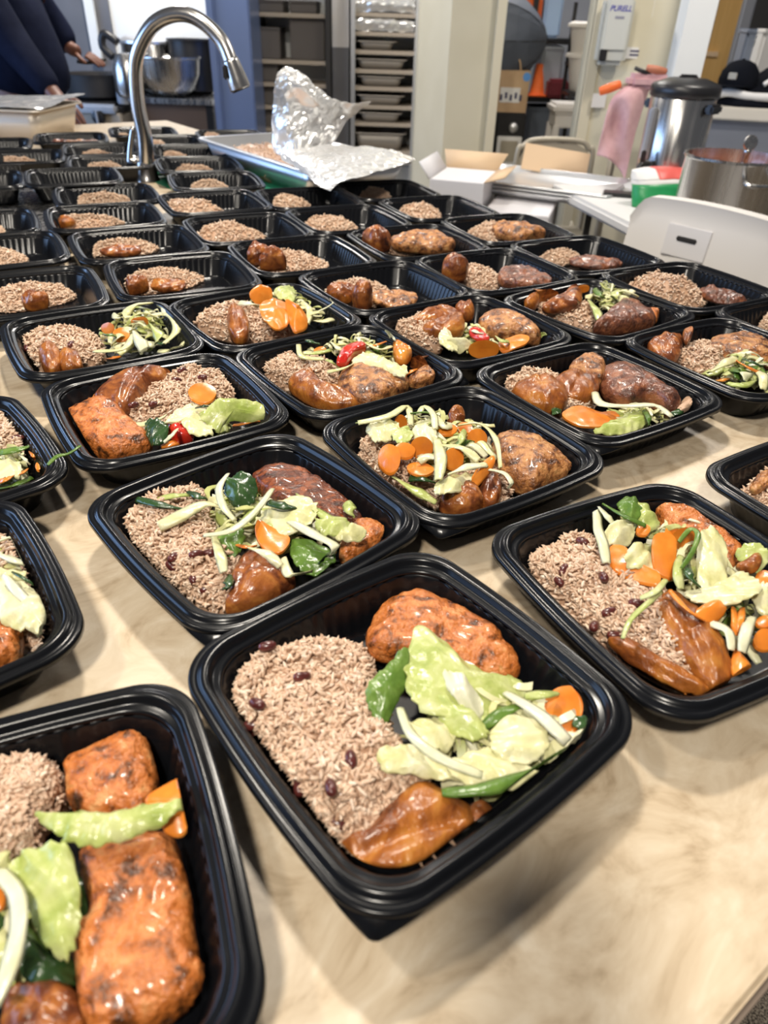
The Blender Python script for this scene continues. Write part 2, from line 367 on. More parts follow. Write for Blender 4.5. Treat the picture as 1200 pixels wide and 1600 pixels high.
# number: (x, y, angle, quarter turns that put the corner tab, label, short reference)
TR = {
1: (0.0180, 0.3120, 39, 2, 'black meal tray at front centre with rice, salmon, cabbage, carrot and plantain', 'the front centre tray'),
2: (-0.1120, 0.5000, 43, 2, 'black meal tray left of centre with dark glazed salmon under green cabbage', 'the dark glazed salmon tray'),
3: (0.0750, 0.6340, 35, 2, 'black meal tray in the middle heaped with carrot slices and cabbage beside chicken', 'the carrot heaped middle tray'),
4: (0.2290, 0.4340, 28, 0, 'black meal tray at right front with beans in rice and a long plantain', 'the right front tray'),
5: (-0.2470, 0.7050, 33, 0, 'black meal tray at left with one long plantain, salmon and a tomato', 'the left tray with tomato'),
6: (-0.0511, 0.8238, 36, 3, 'black meal tray in the middle with a red tomato strip above grilled chicken', 'the grilled chicken tomato tray'),
7: (0.2480, 0.7860, 34, 2, 'black meal tray at right with a chicken leg bone and wide carrot slice', 'the chicken leg tray'),
8: (-0.1820, 0.1720, 24, 1, 'black meal tray cut off at lower left with two orange salmon pieces', 'the lower left salmon tray'),
9: (-.350, .365, 37, 1, 'black meal tray cut off at left edge with curled cabbage above salmon', 'the left edge cabbage tray'),
10: (-.440, .565, 39, 1, 'black meal tray cut off at left edge with a long dark green leaf', 'the left edge green leaf tray'),
11: (0.4520, 0.5600, 31, 0, 'black meal tray cut off at right edge showing only a corner of rice', 'the right edge corner tray'),
12: (0.4617, 0.9045, 31, 0, 'black meal tray at right edge with plantain, rice, chicken and cabbage', 'the right edge salad tray'),
13: (-0.3810, 0.8930, 32, 0, 'black meal tray at left with pale cabbage beside rice and two plantain rounds', 'the left pale cabbage tray'),
14: (-0.1830, 0.9960, 35, 3, 'black meal tray with curled orange carrot ribbons above rice and plantain', 'the carrot ribbon tray'),
15: (0.1093, 0.9709, 33, 0, 'black meal tray with two plantain strips, chicken and a round carrot slice', 'the two plantain strips tray'),
16: (0.3158, 1.0761, 38, 0, 'black meal tray at right with a pointed dark chicken piece and green cabbage', 'the pointed chicken tray'),
17: (0.4982, 1.2065, 28, 1, 'black meal tray at right just before the white chair with rice and chicken', 'the tray before the white chair'),
18: (0.6324, 1.0357, 30, 0, 'black meal tray cut off at right edge behind the salad tray', 'the tray at far right edge'),
19: (0.3619, 1.3780, 26, 1, 'black meal tray left of the white chair with rice and flat chicken', 'the tray left of the chair'),
20: (-0.0128, 1.1474, 32, 0, 'black meal tray behind the grilled chicken one with two plantains and chicken', 'the two plantain chicken tray'),
21: (0.1775, 1.2548, 28, 0, 'black meal tray with upright plantain, rice and brown chicken, right of middle', 'the upright plantain tray'),
22: (0.0457, 1.4272, 27, 1, 'black meal tray in fifth row with red plantain and golden chicken pieces', 'the golden chicken tray'),
23: (0.2354, 1.5555, 24, 1, 'black meal tray before the white cartons with rice and golden chicken', 'the tray before the cartons'),
24: (0.0986, 1.7276, 25, 1, 'black meal tray with plain rice nearest the cream wall pier', 'the tray nearest the pier'),
25: (-0.0227, 1.9078, 24, 1, 'black meal tray with plain rice below the flat crumpled foil', 'the tray below the foil'),
26: (-0.2032, 1.7846, 22, 0, 'black meal tray with plain rice beside the green cutting board', 'the tray beside the green board'),
27: (-0.0992, 1.5934, 26, 0, 'black meal tray with plain rice, third from right in sixth row', 'the centre plain rice tray'),
28: (-0.1657, 1.3097, 27, 0, 'black meal tray with glossy brown plantains on rice, centre of fifth row', 'the glossy plantain tray'),
29: (-0.2941, 1.4846, 26, 0, 'black meal tray with plain rice, just behind the glossy plantain tray', 'the tray behind glossy plantains'),
30: (-0.4059, 1.6976, 26, 0, 'black meal tray with plain rice, just right of the faucet base', 'the tray right of the faucet'),
31: (-0.6641, 1.7444, 25, 0, 'black meal tray with plain rice, directly in front of the faucet', 'the tray before the faucet'),
32: (-0.5982, 1.5392, 26, 0, 'black meal tray with rice and one small plantain, left of the plain ones', 'the small plantain tray'),
33: (-0.4710, 1.3470, 28, 0, 'black meal tray with rice and a dark plantain sliver, left of middle', 'the plantain sliver tray'),
34: (-0.3450, 1.1680, 26, 0, 'black meal tray with rice and two browned plantains behind the pale cabbage one', 'the two browned plantains tray'),
35: (-0.5530, 1.0520, 28, 0, 'black meal tray cut off at left edge with a single plantain round', 'the single plantain round tray'),
36: (-0.6938, 1.2649, 29, 0, 'black meal tray at left edge with a low strip of rice, sixth row', 'the low rice tray'),
37: (-0.8166, 1.4429, 27, 0, 'black meal tray at left edge showing only its empty blue lit end', 'the blue lit end tray'),
38: (-0.8045, 1.9138, 25, 0, 'empty black meal tray left of the faucet on the steel drainboard', 'the empty drainboard tray'),
39: (-1.0050, 1.8220, 25, 0, 'empty black meal tray cut off at left edge on the drainboard', 'the empty left edge tray'),
40: (-1.0550, 2.2000, 22, 0, 'black meal tray with rice at left edge below the deep foil pan', 'the tray below the deep pan'),
41: (-1.2350, 2.3950, 22, 0, 'empty black meal tray right against the deep foil pan at left', 'the tray against the deep pan'),
42: (-0.8930, 2.3698, 22, 0, 'black meal tray with rice, third behind the faucet at left', 'the third tray behind the faucet'),
43: (-0.8000, 2.1650, 22, 0, 'black meal tray with rice, left of the faucet lever', 'the tray beside the lever'),
44: (-1.0600, 2.5700, 22, 0, 'black meal tray with reddish brown chicken pieces far left', 'the far reddish chicken tray'),
45: (-0.8850, 2.7700, 21, 0, 'black meal tray with rice, farthest of all, on the bare counter end', 'the farthest tray'),
46: (-0.7464, 2.5814, 20, 0, 'black meal tray with rice, behind the faucet second from the far end', 'the tray second from far end'),
47: (-0.6300, 2.3750, 19, 0, 'black meal tray with rice, third from far end right of faucet', 'the tray third from far end'),
48: (-0.5480, 2.1560, 20, 0, 'black meal tray with rice, fourth from far end right of faucet', 'the tray fourth from far end'),
49: (-0.4550, 1.9420, 20, 0, 'black meal tray with rice, left of the open pan of rice', 'the tray left of the pan'),
50: (-0.5767, 2.7453, 18, 0, 'black meal tray with rice, touching the far end of the rice pan', 'the tray touching the pan'),
51: (-0.5900, 0.7350, 28, 0, 'empty black meal tray corner at left edge between two filled trays', 'the left corner tray'),
}
TRAY = {}
for i, (k, (x, y, a, q, lab, ref)) in enumerate(TR.items()):
    if i == 0: t = tray0
    else:
        t = tray0.copy(); COL.objects.link(t)
        for ch in tray0.children:
            c = ch.copy(); COL.objects.link(c); c.parent = t
    z = CT + (.0052 if k in (38, 39) else .0022 if k in (30, 46, 47, 48, 49, 50) else 0.0003)
    t.location = (x, y, z); t.rotation_euler = (0, 0, R(a + 90 * q))
    tag(t, lab, 'food tray', 'black meal trays on the counter')
    TRAY[k] = (Vector((x, y, z)), R(a), ref)

# ------------------------------------------------------------------ food builders
class Spot:
    """Keeps food inside its tray."""
    def __init__(s, k):
        s.k = k; s.c, s.a, s.ref = TRAY[k]; s.cs, s.sn = math.cos(s.a), math.sin(s.a)
    def clamp(s, p, pad=0.0015):
        x, y = p[0] - s.c.x, p[1] - s.c.y; z = p[2] - s.c.z
        lx, ly = x * s.cs + y * s.sn, -x * s.sn + y * s.cs
        lim = .0830 + .0105 * min(1.0, max(0, (z - .004) / .03)) - pad
        r = .034; e = lim - r
        ax, ay = abs(lx), abs(ly)
        if ax > e and ay > e:
            d = math.hypot(ax - e, ay - e)
            if d > r: ax = e + (ax - e) * r / d; ay = e + (ay - e) * r / d
        ax, ay = min(ax, lim), min(ay, lim)
        lx, ly = math.copysign(ax, lx), math.copysign(ay, ly)
        return Vector((s.c.x + lx * s.cs - ly * s.sn, s.c.y + lx * s.sn + ly * s.cs, max(p[2], s.c.z + .0032)))
def fbm(x, y, z=0.0, sc=30): return noise.noise((x * sc, y * sc, z * sc)) + .5 * noise.noise((x * sc * 2.1 + 7, y * sc * 2.1, z * sc * 2))

def star_pts(poly, n):
    """closed smooth outline resampled, with centroid"""
    c = sum((Vector(p) for p in poly), Vector((0, 0, 0))) / len(poly)
    return catmull(poly, n, True), c
RICE_N = [0]
g_prof = None
def grain_mesh():
    rad = np.array([.55, 1.0, .62]); zz = np.array([-.62, 0, .66]); n = 5
    v = [(0, 0, -1.0)]
    for r_, z_ in zip(rad, zz):
        for i in range(n): v.append((r_ * math.cos(2 * math.pi * i / n), r_ * math.sin(2 * math.pi * i / n), z_))
    v.append((0, 0, 1.0)); f = []
    for i in range(n):
        j = (i + 1) % n
        f.append((0, 1 + j, 1 + i))
        for q in range(2):
            a = 1 + q * n
            f.append((a + i, a + j, a + n + j)); f.append((a + i, a + n + j, a + n + i))
        f.append((1 + 2 * n + i, 1 + 2 * n + j, 1 + 3 * n))
    return np.array(v, float), np.array(f, int)
GV, GF = grain_mesh()
def rice(sp, poly, n, hmax, glen=.0084, label=None, z0=None, prof=(5.0, .62)):
    """poly: world outline on the tray floor; heap of grains over it"""
    rs = np.random.RandomState(100 + sp.k)
    out, c = star_pts([Vector((p[0], p[1], 0)) for p in poly], 64)
    z0 = sp.c.z + .0034 if z0 is None else z0
    O = np.array([[p.x, p.y] for p in out]); C = np.array([c.x, c.y])
    def hz(x, y, t): return z0 + hmax * max(0, 1 - t ** prof[0]) ** prof[1] * (.92 + .22 * fbm(x, y, sp.k * 3.3, 30)) + .0026 * noise.noise((x * 95, y * 95, sp.k))
    sp.hz = lambda x, y: hz(x, y, min(1.0, max(0.0, 1.0 - _edge(x, y))))
    def _edge(x, y): return min(1.0, float(np.min(np.hypot(O[:, 0] - x, O[:, 1] - y))) / .04)
    # heap body
    ts = [0.0, .2, .4, .55, .7, .8, .88, .94, .98, 1.0]; vs = []; fs = []
    for t in ts[1:]:
        for p in O:
            q = C + (p - C) * t; vs.append(sp.clamp((q[0], q[1], hz(q[0], q[1], t) - .0022)))
    m = len(O)
    for j in range(len(ts) - 2):
        for i in range(m): fs.append((j * m + i, j * m + (i + 1) % m, (j + 1) * m + (i + 1) % m, (j + 1) * m + i))
    vs.append(Vector((C[0], C[1], hz(C[0], C[1], 0) - .0022)))
    for i in range(m): fs.append((len(vs) - 1, (i + 1) % m, i))
    for i in range(m):                                   # foot ring
        p = C + (O[i] - C) * .97; vs.append(sp.clamp((p[0], p[1], sp.c.z + .0032)))
    b0 = (len(ts) - 2) * m
    for i in range(m): fs.append((b0 + i, b0 + (i + 1) % m, len(vs) - m + (i + 1) % m, len(vs) - m + i))
    V = [np.array([tuple(v) for v in vs])]; F = []
    for f in fs: F.append(f)
    tint = [np.full(len(vs), .16)]
    # grains
    A = O - C; Bq = np.roll(O, -1, 0) - C; ar = np.abs(A[:, 0] * Bq[:, 1] - A[:, 1] * Bq[:, 0]); ar /= ar.sum()
    tri = rs.choice(m, n, p=ar); t = np.where(rs.rand(n) < .72, np.sqrt(rs.rand(n)), .80 + .22 * rs.rand(n)); f = rs.rand(n)[:, None]; t = np.minimum(t, 1.0)
    xy = C + (A[tri] * (1 - f) + Bq[tri] * f) * t[:, None]
    P = np.zeros((n, 3)); D = np.zeros((n, 3))
    for i in range(n):
        z = hz(xy[i, 0], xy[i, 1], t[i]) + rs.uniform(-.0016, .0016)
        if t[i] > .93: z = z0 + rs.uniform(.1, 1) * (hz(xy[i, 0], xy[i, 1], .93) - z0)
        q = sp.clamp((xy[i, 0], xy[i, 1], z), .003); P[i] = (q.x, q.y, q.z)
    yaw = rs.rand(n) * 2 * np.pi; pit = rs.normal(0, .5, n)
    D = np.stack([np.cos(yaw) * np.cos(pit), np.sin(yaw) * np.cos(pit), np.sin(pit)], 1)
    up = np.array([0, 0, 1.0]); X = np.cross(D, up); X /= np.linalg.norm(X, axis=1)[:, None]; Y = np.cross(D, X)
    gl = glen * .5 * rs.uniform(.8, 1.2, n); gr = glen * .185 * rs.uniform(.85, 1.2, n)
    G = P[:, None, :] + X[:, None, :] * (GV[None, :, 0:1] * gr[:, None, None]) + Y[:, None, :] * (GV[None, :, 1:2] * gr[:, None, None]) + D[:, None, :] * (GV[None, :, 2:3] * gl[:, None, None])
    bend = rs.uniform(-.16, .16, n)
    G += Y[:, None, :] * ((GV[None, :, 2:3] ** 2) * (bend * gl)[:, None, None])
    base = len(vs); nv = len(GV)
    V.append(G.reshape(-1, 3))
    tint.append(np.repeat(np.clip(rs.normal(.55, .2, n), .02, 1), nv))
    GFall = (GF[None] + (base + np.arange(n) * nv)[:, None, None]).reshape(-1, 3)
    V = np.concatenate(V); tint = np.concatenate(tint)
    loops = []; starts = []; totals = []
    pos = 0
    for ff in F: starts.append(pos); totals.append(len(ff)); loops += list(ff); pos += len(ff)
    loops = np.concatenate([np.array(loops, np.int32), GFall.reshape(-1).astype(np.int32)])
    starts = np.concatenate([np.array(starts, np.int32), pos + 3 * np.arange(len(GFall), dtype=np.int32)])
    me = bpy.data.meshes.new('rice')
    me.vertices.add(len(V)); me.vertices.foreach_set('co', V.reshape(-1).astype(np.float32))
    me.loops.add(len(loops)); me.loops.foreach_set('vertex_index', loops)
    me.polygons.add(len(starts)); me.polygons.foreach_set('loop_start', starts)
    me.update(calc_edges=True); me.validate()
    me.polygons.foreach_set('use_smooth', np.ones(len(me.polygons), bool))
    at = me.attributes.new('tint', 'FLOAT', 'POINT'); at.data.foreach_set('value', tint.astype(np.float32))
    me.materials.append(M['rice'])
    o = bpy.data.objects.new('rice', me); COL.objects.link(o)
    tag(o, label or ('heap of brown cooked rice in ' + sp.ref), 'rice', 'heaps of rice in the trays', 'stuff')
    return o
KIND = {   # kind: (object name, category, phrase, material)
 'salmon': ('salmon_fillet', 'salmon', 'orange grilled salmon piece', 'salmon'),
 'glazed': ('salmon_fillet', 'salmon', 'dark brown glazed salmon piece', 'glazed'),
 'chicken': ('chicken_piece', 'chicken', 'browned roast chicken piece', 'chicken'),
 'darkchicken': ('chicken_piece', 'chicken', 'dark roasted chicken piece', 'darkchicken'),
 'plantain': ('fried_plantain', 'plantain', 'caramel fried plantain piece', 'plantain'),
 'darkplantain': ('fried_plantain', 'plantain', 'dark brown fried plantain piece', 'darkplantain'),
 'tomato': ('tomato_slice', 'tomato', 'red tomato slice', 'tomato'),
 'amber': ('cherry_tomato', 'tomato', 'orange tomato half', 'amber'),
 'crumb': ('rice_clump', 'rice clump', 'small pale rice clump', 'bone'),
 'bone': ('chicken_bone', 'bone', 'pale chicken bone end', 'bone'),
}
def put(o, mn, sp):
    o.data.materials.clear(); o.data.materials.append(M[mn])
def blob_world(sp, name, poly, z0, thick, mt, prof=2.4, bump=.0016, ridge=None, seed=0, clamp=True, fine=.0):
    out, c = star_pts(poly, 84); m = len(out)
    ts = [.92, .985, 1.0, .985, .955, .91, .85, .78, .70, .61, .51, .40, .28, .15]
    hs = [0, .16, .34, .52] + [None] * 10; vs = []
    for t, h in zip(ts, hs):
        for p in out:
            q = c + (p - c) * t
            hh = h if h is not None else .52 + .48 * (1 - (t / .985) ** prof) ** .65
            nz = fbm(q.x, q.y, seed * 1.7 + z0 + hh * .02, 42) * bump + fbm(q.x, q.y, seed + hh * .03, 170) * fine + noise.noise((q.x * 420, q.y * 420, seed + hh * 8)) * fine * .55
            rz_ = 0
            if ridge is not None:
                a, b, dpt, wd = ridge
                d = b - a; f = max(0, min(1, (Vector((q.x, q.y, 0)) - a).dot(d) / d.dot(d)))
                rz_ = -dpt * math.exp(-((Vector((q.x, q.y, 0)) - a - d * f).length / wd) ** 2)
            v = Vector((q.x, q.y, z0 + thick * hh + (nz + rz_ if hh > .3 else 0)))
            if hh > .1:
                k = (1 + nz * 11); v.x = c.x + (v.x - c.x) * k; v.y = c.y + (v.y - c.y) * k
            vs.append(sp.clamp(v) if clamp else v)
    fs = []
    for j in range(len(ts) - 1):
        for i in range(m): fs.append((j * m + i, j * m + (i + 1) % m, (j + 1) * m + (i + 1) % m, (j + 1) * m + i))
    vs.append(Vector((c.x, c.y, z0 + thick + fbm(c.x, c.y, seed, 42) * bump)))
    if ridge is not None: vs[-1].z -= ridge[2] * .6
    for i in range(m): fs.append(((len(ts) - 1) * m + i, (len(ts) - 1) * m + (i + 1) % m, len(vs) - 1))
    fs.append(tuple(range(m - 1, -1, -1)))
    return mesh(name, vs, fs, M[mt])
def sheet_world(sp, name, poly, mt, thick=.0011, dome=.004, wave=.0022, seed=0, clamp=True, wsc=38):
    """thin curved leaf or slice through a 3D outline"""
    out, c = star_pts(poly, 64); m = len(out)
    leafy = mt != 'carrot'
    size = max((p - c).length for p in out)
    ts = [1.0, .94, .86, .76, .64, .50, .34, .17]; top = []
    ang = noise.noise((seed * .37, 1.1, 2.2)) * 3.0; vx, vy = math.cos(ang), math.sin(ang)
    def dz(q, t):
        z = dome * (1 - t * t) + wave * fbm(q.x, q.y, seed * 3.1, wsc)
        if leafy:
            s_ = (q.x - c.x) * vx + (q.y - c.y) * vy
            z += .0011 * math.sin(s_ * 620 + 3 * noise.noise((q.x * 60, q.y * 60, seed))) * (.4 + .6 * t) + .0016 * noise.noise((q.x * 120, q.y * 120, seed)) + .0030 * t ** 4 * noise.noise((q.x * 85, q.y * 85, seed + 9))
        return z
    for t in ts:
        for i, p in enumerate(out):
            k = t * (1 + (.11 * noise.noise((i * .55, seed, 0)) + .07 * noise.noise((i * 1.3, seed, 5))) * (t ** 3)) if leafy else t
            q = c + (p - c) * k; top.append(Vector((q.x, q.y, q.z + dz(q, t))))
    top.append(Vector((c.x, c.y, c.z + dz(c, 0))))
    vs = top + [v - Vector((0, 0, thick)) for v in top]; n = len(top); fs = []
    for j in range(len(ts) - 1):
        for i in range(m):
            a = (j * m + i, j * m + (i + 1) % m, (j + 1) * m + (i + 1) % m, (j + 1) * m + i)
            fs.append(a); fs.append(tuple(x + n for x in a[::-1]))
    for i in range(m):
        a = ((len(ts) - 1) * m + i, (len(ts) - 1) * m + (i + 1) % m, n - 1); fs.append(a); fs.append(tuple(x + n for x in a[::-1]))
        fs.append((i, i + n, (i + 1) % m + n, (i + 1) % m))
    if clamp: vs = [sp.clamp(v) for v in vs]
    o = mesh(name, vs, fs, M[mt]); o.data.set_sharp_from_angle(angle=R(70)); return o
def ribbon_world(sp, name, path, wid, mt, thick=.0013, twist=0.0, curl=.25, seed=0, clamp=True, taper=True):
    pts = catmull(path, 16); m = len(pts); vs = []
    prof = [(-1, 0), (-.5, .5), (0, .7), (.5, .5), (1, 0), (.5, -.0), (0, .2), (-.5, -.0)]
    for i, p in enumerate(pts):
        t = (pts[min(i + 1, m - 1)] - pts[max(i - 1, 0)]).normalized()
        s = t.cross(Vector((0, 0, 1)))
        s = s.normalized() if s.length > 1e-4 else Vector((1, 0, 0))
        u = s.cross(t); a = twist * (i / (m - 1) - .5) * 2 + .5 * noise.noise((i * .2, seed * 1.3, 0))
        s2 = s * math.cos(a) + u * math.sin(a); u2 = u * math.cos(a) - s * math.sin(a)
        w_ = wid * .5 * (1 if not taper else (.55 + .45 * math.sin(math.pi * min(1, max(0, .12 + .76 * i / (m - 1)))))) * (1 + .18 * noise.noise((i * .35, seed, 3)))
        for x, h in prof:
            v = p + s2 * (x * w_) + u2 * (h * wid * curl * .5 + (thick if h > .1 or abs(x) == 1 else 0) - thick)
            vs.append(sp.clamp(v) if clamp else v)
    n = len(prof); fs = []
    for i in range(m - 1):
        for k in range(n): fs.append((i * n + k, i * n + (k + 1) % n, (i + 1) * n + (k + 1) % n, (i + 1) * n + k))
    fs.append(tuple(range(n - 1, -1, -1))); fs.append(tuple((m - 1) * n + k for k in range(n)))
    return mesh(name, vs, fs, M[mt])
CNT = {'cabbage': 0}
BITS = []
SHADE = {'pale': 'pale yellow', 'white': 'whitish', 'green': 'yellow green', 'leaf': 'bright green', 'dark': 'dark green'}
def shred_tag(o, sp, mt, shape='shred'):
    if mt in ('leaf', 'dark'): o.name = 'green_leaf_piece'; tag(o, None, 'leaf', 'green leaf pieces in ' + sp.ref); BITS.append((o, '%s leaf %s' % (SHADE[mt], 'strip' if shape == 'shred' else 'piece'), sp))
    else:
        o.name = 'cabbage_shred' if shape == 'shred' else 'cabbage_leaf'; CNT['cabbage'] += 1
        tag(o, None, 'cabbage', 'cabbage pieces in ' + sp.ref); BITS.append((o, '%s cabbage %s' % (SHADE[mt], shape), sp))
def carrot_tag(o, sp, ncar, shape='slice'):
    o.name = 'carrot_slice'; tag(o, None, 'carrot', 'carrot slices in ' + sp.ref); BITS.append((o, 'orange carrot ' + shape, sp))
def name_bits():
    """say where each loose bit lies in its tray: left, middle or right; back, centre or front"""
    for o, ph, sp in BITS:
        vs = o.data.vertices; c = sum((v.co for v in vs), Vector((0, 0, 0))) / len(vs)
        if o.location.length > 1e-6: c = o.location.copy()
        f = Vector((sp.c.x, sp.c.y, 0)).normalized(); r_ = Vector((f.y, -f.x, 0)); d = c - sp.c
        a, b = d.dot(r_), d.dot(f)
        col = 'left' if a < -.028 else 'right' if a > .028 else ''
        row = 'front' if b < -.028 else 'back' if b > .028 else ''
        where = (row + ' ' + col).strip() or 'middle'
        o['label'] = '%s at %s of %s' % (ph, where, sp.ref)
    same = {}
    for o, ph, sp in BITS: same.setdefault(o['label'], []).append(o)
    for lb, os_ in same.items():
        if 2 <= len(os_) <= 3:
            os_.sort(key=lambda q: -max(q.dimensions))
            for w_, q in zip(['larger', 'smaller'] if len(os_) == 2 else ['largest', 'middling', 'smallest'], os_): q['label'] = w_ + ' ' + lb
        elif len(os_) > 3:
            def midx(q):
                c = q.location if q.location.length > 1e-6 else sum((v.co for v in q.data.vertices), Vector((0, 0, 0))) / len(q.data.vertices)
                return c.x / max(.05, c.y)
            os_.sort(key=midx)
            for i, q in enumerate(os_): q['label'] = lb + ', ' + (['leftmost', 'second from left', 'third from left', 'fourth from left', 'fifth from left', 'sixth from left'] + ['rightmost'] * 9)[i if i < len(os_) - 1 else 6]

def bed(sp, pw, z0, z1, rr, n):
    c = sum(pw, Vector((0, 0, 0))) / len(pw); V, F, T = [], [], []
    for i in range(n):
        e, e2 = pw[rr.randrange(len(pw))], pw[rr.randrange(len(pw))]
        f = rr.uniform(.0, .85); g = rr.uniform(0, .5)
        b = c + (e - c) * f + (e2 - c) * g * .4; a = rr.uniform(0, 6.28); cv = rr.uniform(-1.8, 1.8); ln = rr.uniform(.014, .038); wd = rr.uniform(.0028, .0062)
        z = sp.c.z + z0 * .5 + (z1 - z0 * .5) * rr.uniform(.2, 1) * (1 - .65 * f * f); tt = rr.random(); base = len(V); tw = rr.uniform(-1.2, 1.2); up = rr.uniform(-.004, .009); m = 7
        for j in range(m):
            s_ = j / (m - 1) - .5; aa = a + cv * s_; p = Vector((b.x + s_ * ln * math.cos(aa), b.y + s_ * ln * math.sin(aa), z + up * math.cos(s_ * 3.14) + s_ * tw * .006))
            d = Vector((-math.sin(aa) * math.cos(tw * s_ * 2), math.cos(aa) * math.cos(tw * s_ * 2), math.sin(tw * s_ * 2)))
            for q in (-1, 1): 
                for h in (0, -.0011): V.append(sp.clamp(p + d * (q * wd * .5) + Vector((0, 0, h)), .004)); T.append(tt)
        for j in range(m - 1):
            o = base + j * 4; F += [(o, o + 2, o + 6, o + 4), (o + 1, o + 5, o + 7, o + 3), (o, o + 4, o + 5, o + 1), (o + 2, o + 3, o + 7, o + 6)]
        F += [(base, base + 1, base + 3, base + 2), (base + m * 4 - 4, base + m * 4 - 2, base + m * 4 - 1, base + m * 4 - 3)]
    o = mesh('shredded_cabbage', V, F, M['bed']); o.data.set_sharp_from_angle(angle=R(45))
    at = o.data.attributes.new('tint', 'FLOAT', 'POINT'); at.data.foreach_set('value', np.array(T, np.float32))
    tag(o, 'bed of finely shredded cabbage in ' + sp.ref, 'cabbage', 'shredded cabbage beds', 'stuff')
def fill_tray(k, view, items):
    """items are outlines read off the photograph in a view (x0, y0, scale); each becomes a solid at its own height in the tray"""
    sp = Spot(k); ox, oy, sc = view
    def P(x, y, z): return PZ(ox + x / sc, oy + y / sc, sp.c.z + z)
    blobs = {}
    for it in items: 
        if it[0] == 'b': blobs.setdefault(KIND[it[1]][0], []).append(it)
    ncar = sum(1 for it in items if it[0] in ('c', 'cd', 'cs'))
    seed = k * 50
    for it in items:
        seed += 1; c = it[0]
        if c == 'r':
            _, poly, n, h = it[:4]
            rice(sp, [P(x, y, h * .55) for x, y in poly], n, h)
        elif c == 'beans':
            for (x, y) in it[1]:
                z = it[2] if len(it) > 2 else .032
                p = P(x, y, z)
                for _ in range(5): z = sp.hz(p.x, p.y) - sp.c.z + .0012; p = P(x, y, z)
                p = sp.clamp(p); a = rnd.uniform(0, 3.14)
                o = lathe('kidney_bean', [(.0001, -.0062), (.0022, -.0056), (.0034, -.0035), (.0037, 0), (.0034, .0035), (.0022, .0056), (.0001, .0062)], M['bean'], None, p, 12, (R(90) + rnd.uniform(-.3, .3), 0, a))
                tag(o, None, 'bean', 'kidney beans in ' + sp.ref); BITS.append((o, 'dark red kidney bean', sp))
        elif c == 'b':
            _, kd, poly, z0, th = it[:5]; opt = it[5] if len(it) > 5 else {}
            nm, cat, ph, mt = KIND[kd]
            pw = [P(x, y, z0 + th * .45) for x, y in poly]
            for q in pw: q.z = 0
            rg = None
            if 'ridge' in opt:
                (xa_, ya_, xb_, yb_), dp, wd = opt['ridge']
                A_, B_ = P(xa_, ya_, z0 + th), P(xb_, yb_, z0 + th); A_.z = B_.z = 0; rg = (A_, B_, dp, wd)
            if rg is None and 'plantain' in kd:
                A_, B_ = max(((a_, b_) for a_ in pw for b_ in pw), key=lambda q: (q[0] - q[1]).length); c_ = sum(pw, Vector((0, 0, 0))) / len(pw)
                sd = Vector(((A_ - B_).y, -(A_ - B_).x, 0)).normalized() * rnd.uniform(-.006, .006)
                rg = (c_ + (A_ - c_) * .75 + sd, c_ + (B_ - c_) * .75 + sd, .0032, .0035)
            o = blob_world(sp, nm, pw, sp.c.z + z0, th, mt, opt.get('prof', 2.5 if 'plantain' in kd else 4.0), opt.get('bump', .0030 if kd in ('salmon', 'glazed', 'chicken', 'darkchicken') else .0030), rg, seed, fine=.0013 if kd in ('salmon', 'glazed', 'chicken', 'darkchicken') else .0008)
            same = sorted(blobs[nm], key=lambda q: sum(p[0] for p in q[2]) / len(q[2]))
            if len(same) > 1:
                i = same.index(it); w_ = ['left', 'right'] if len(same) == 2 else ['leftmost', 'middle', 'rightmost'] if len(same) == 3 else ['first', 'second', 'third', 'fourth']
                ph = w_[i] + ' ' + ph if len(same) < 4 else ph + ', ' + w_[i] + ' from left,'
            tag(o, opt.get('label', ph + ' in ' + sp.ref), cat, ph.split(' ', 1)[-1] + ' group' if False else None)
        elif c in ('l', 'c'):
            if c == 'l': _, mt, poly, z, dome = it[:5]; opt = it[5] if len(it) > 5 else {}
            else: _, poly, z, dome = it[:4]; mt = 'carrot'; opt = it[4] if len(it) > 4 else {}
            cx = sum(p[0] for p in poly) / len(poly); cy = sum(p[1] for p in poly) / len(poly)
            base = [P(x, y, z) for x, y in poly]; cw = P(cx, cy, z); tl = opt.get('tilt', (rnd.uniform(-.25, .25), rnd.uniform(-.35, .1)))
            pw = []
            for (x, y), b in zip(poly, base):
                zz = z + max(-.012, min(.014, tl[0] * (b.x - cw.x) + tl[1] * -(b.y - cw.y)))
                pw.append(P(x, y, max(.006, zz)))
            o = sheet_world(sp, 'leaf', pw, mt, .0024 if c == 'c' else .0011, dome, opt.get('wave', .0022 if c == 'c' else .0026), seed)
            (carrot_tag(o, sp, ncar) if c == 'c' else shred_tag(o, sp, mt, 'leaf'))
        elif c == 'cd':                                   # round carrot slice
            _, cx, cy, rx, ry, z = it[:6]
            poly = [(cx + rx * math.cos(a), cy + ry * math.sin(a)) for a in np.linspace(0, 2 * math.pi, 12, endpoint=False)]
            tl = it[6] if len(it) > 6 else (rnd.uniform(-.3, .3), rnd.uniform(-.5, 0))
            cw = P(cx, cy, z); pw = []
            for (x, y) in poly:
                b = P(x, y, z); zz = z + max(-.012, min(.016, tl[0] * (b.x - cw.x) - tl[1] * (b.y - cw.y))); pw.append(P(x, y, max(.006, zz)))
            o = sheet_world(sp, 'carrot_slice', pw, 'carrot', .0026, .0012, .0022, seed); carrot_tag(o, sp, ncar)
        elif c in ('s', 'cs', 'out'):
            _, mt, path, wpx, z = it[:5]; opt = it[5] if len(it) > 5 else {}
            n = len(path); pw = []
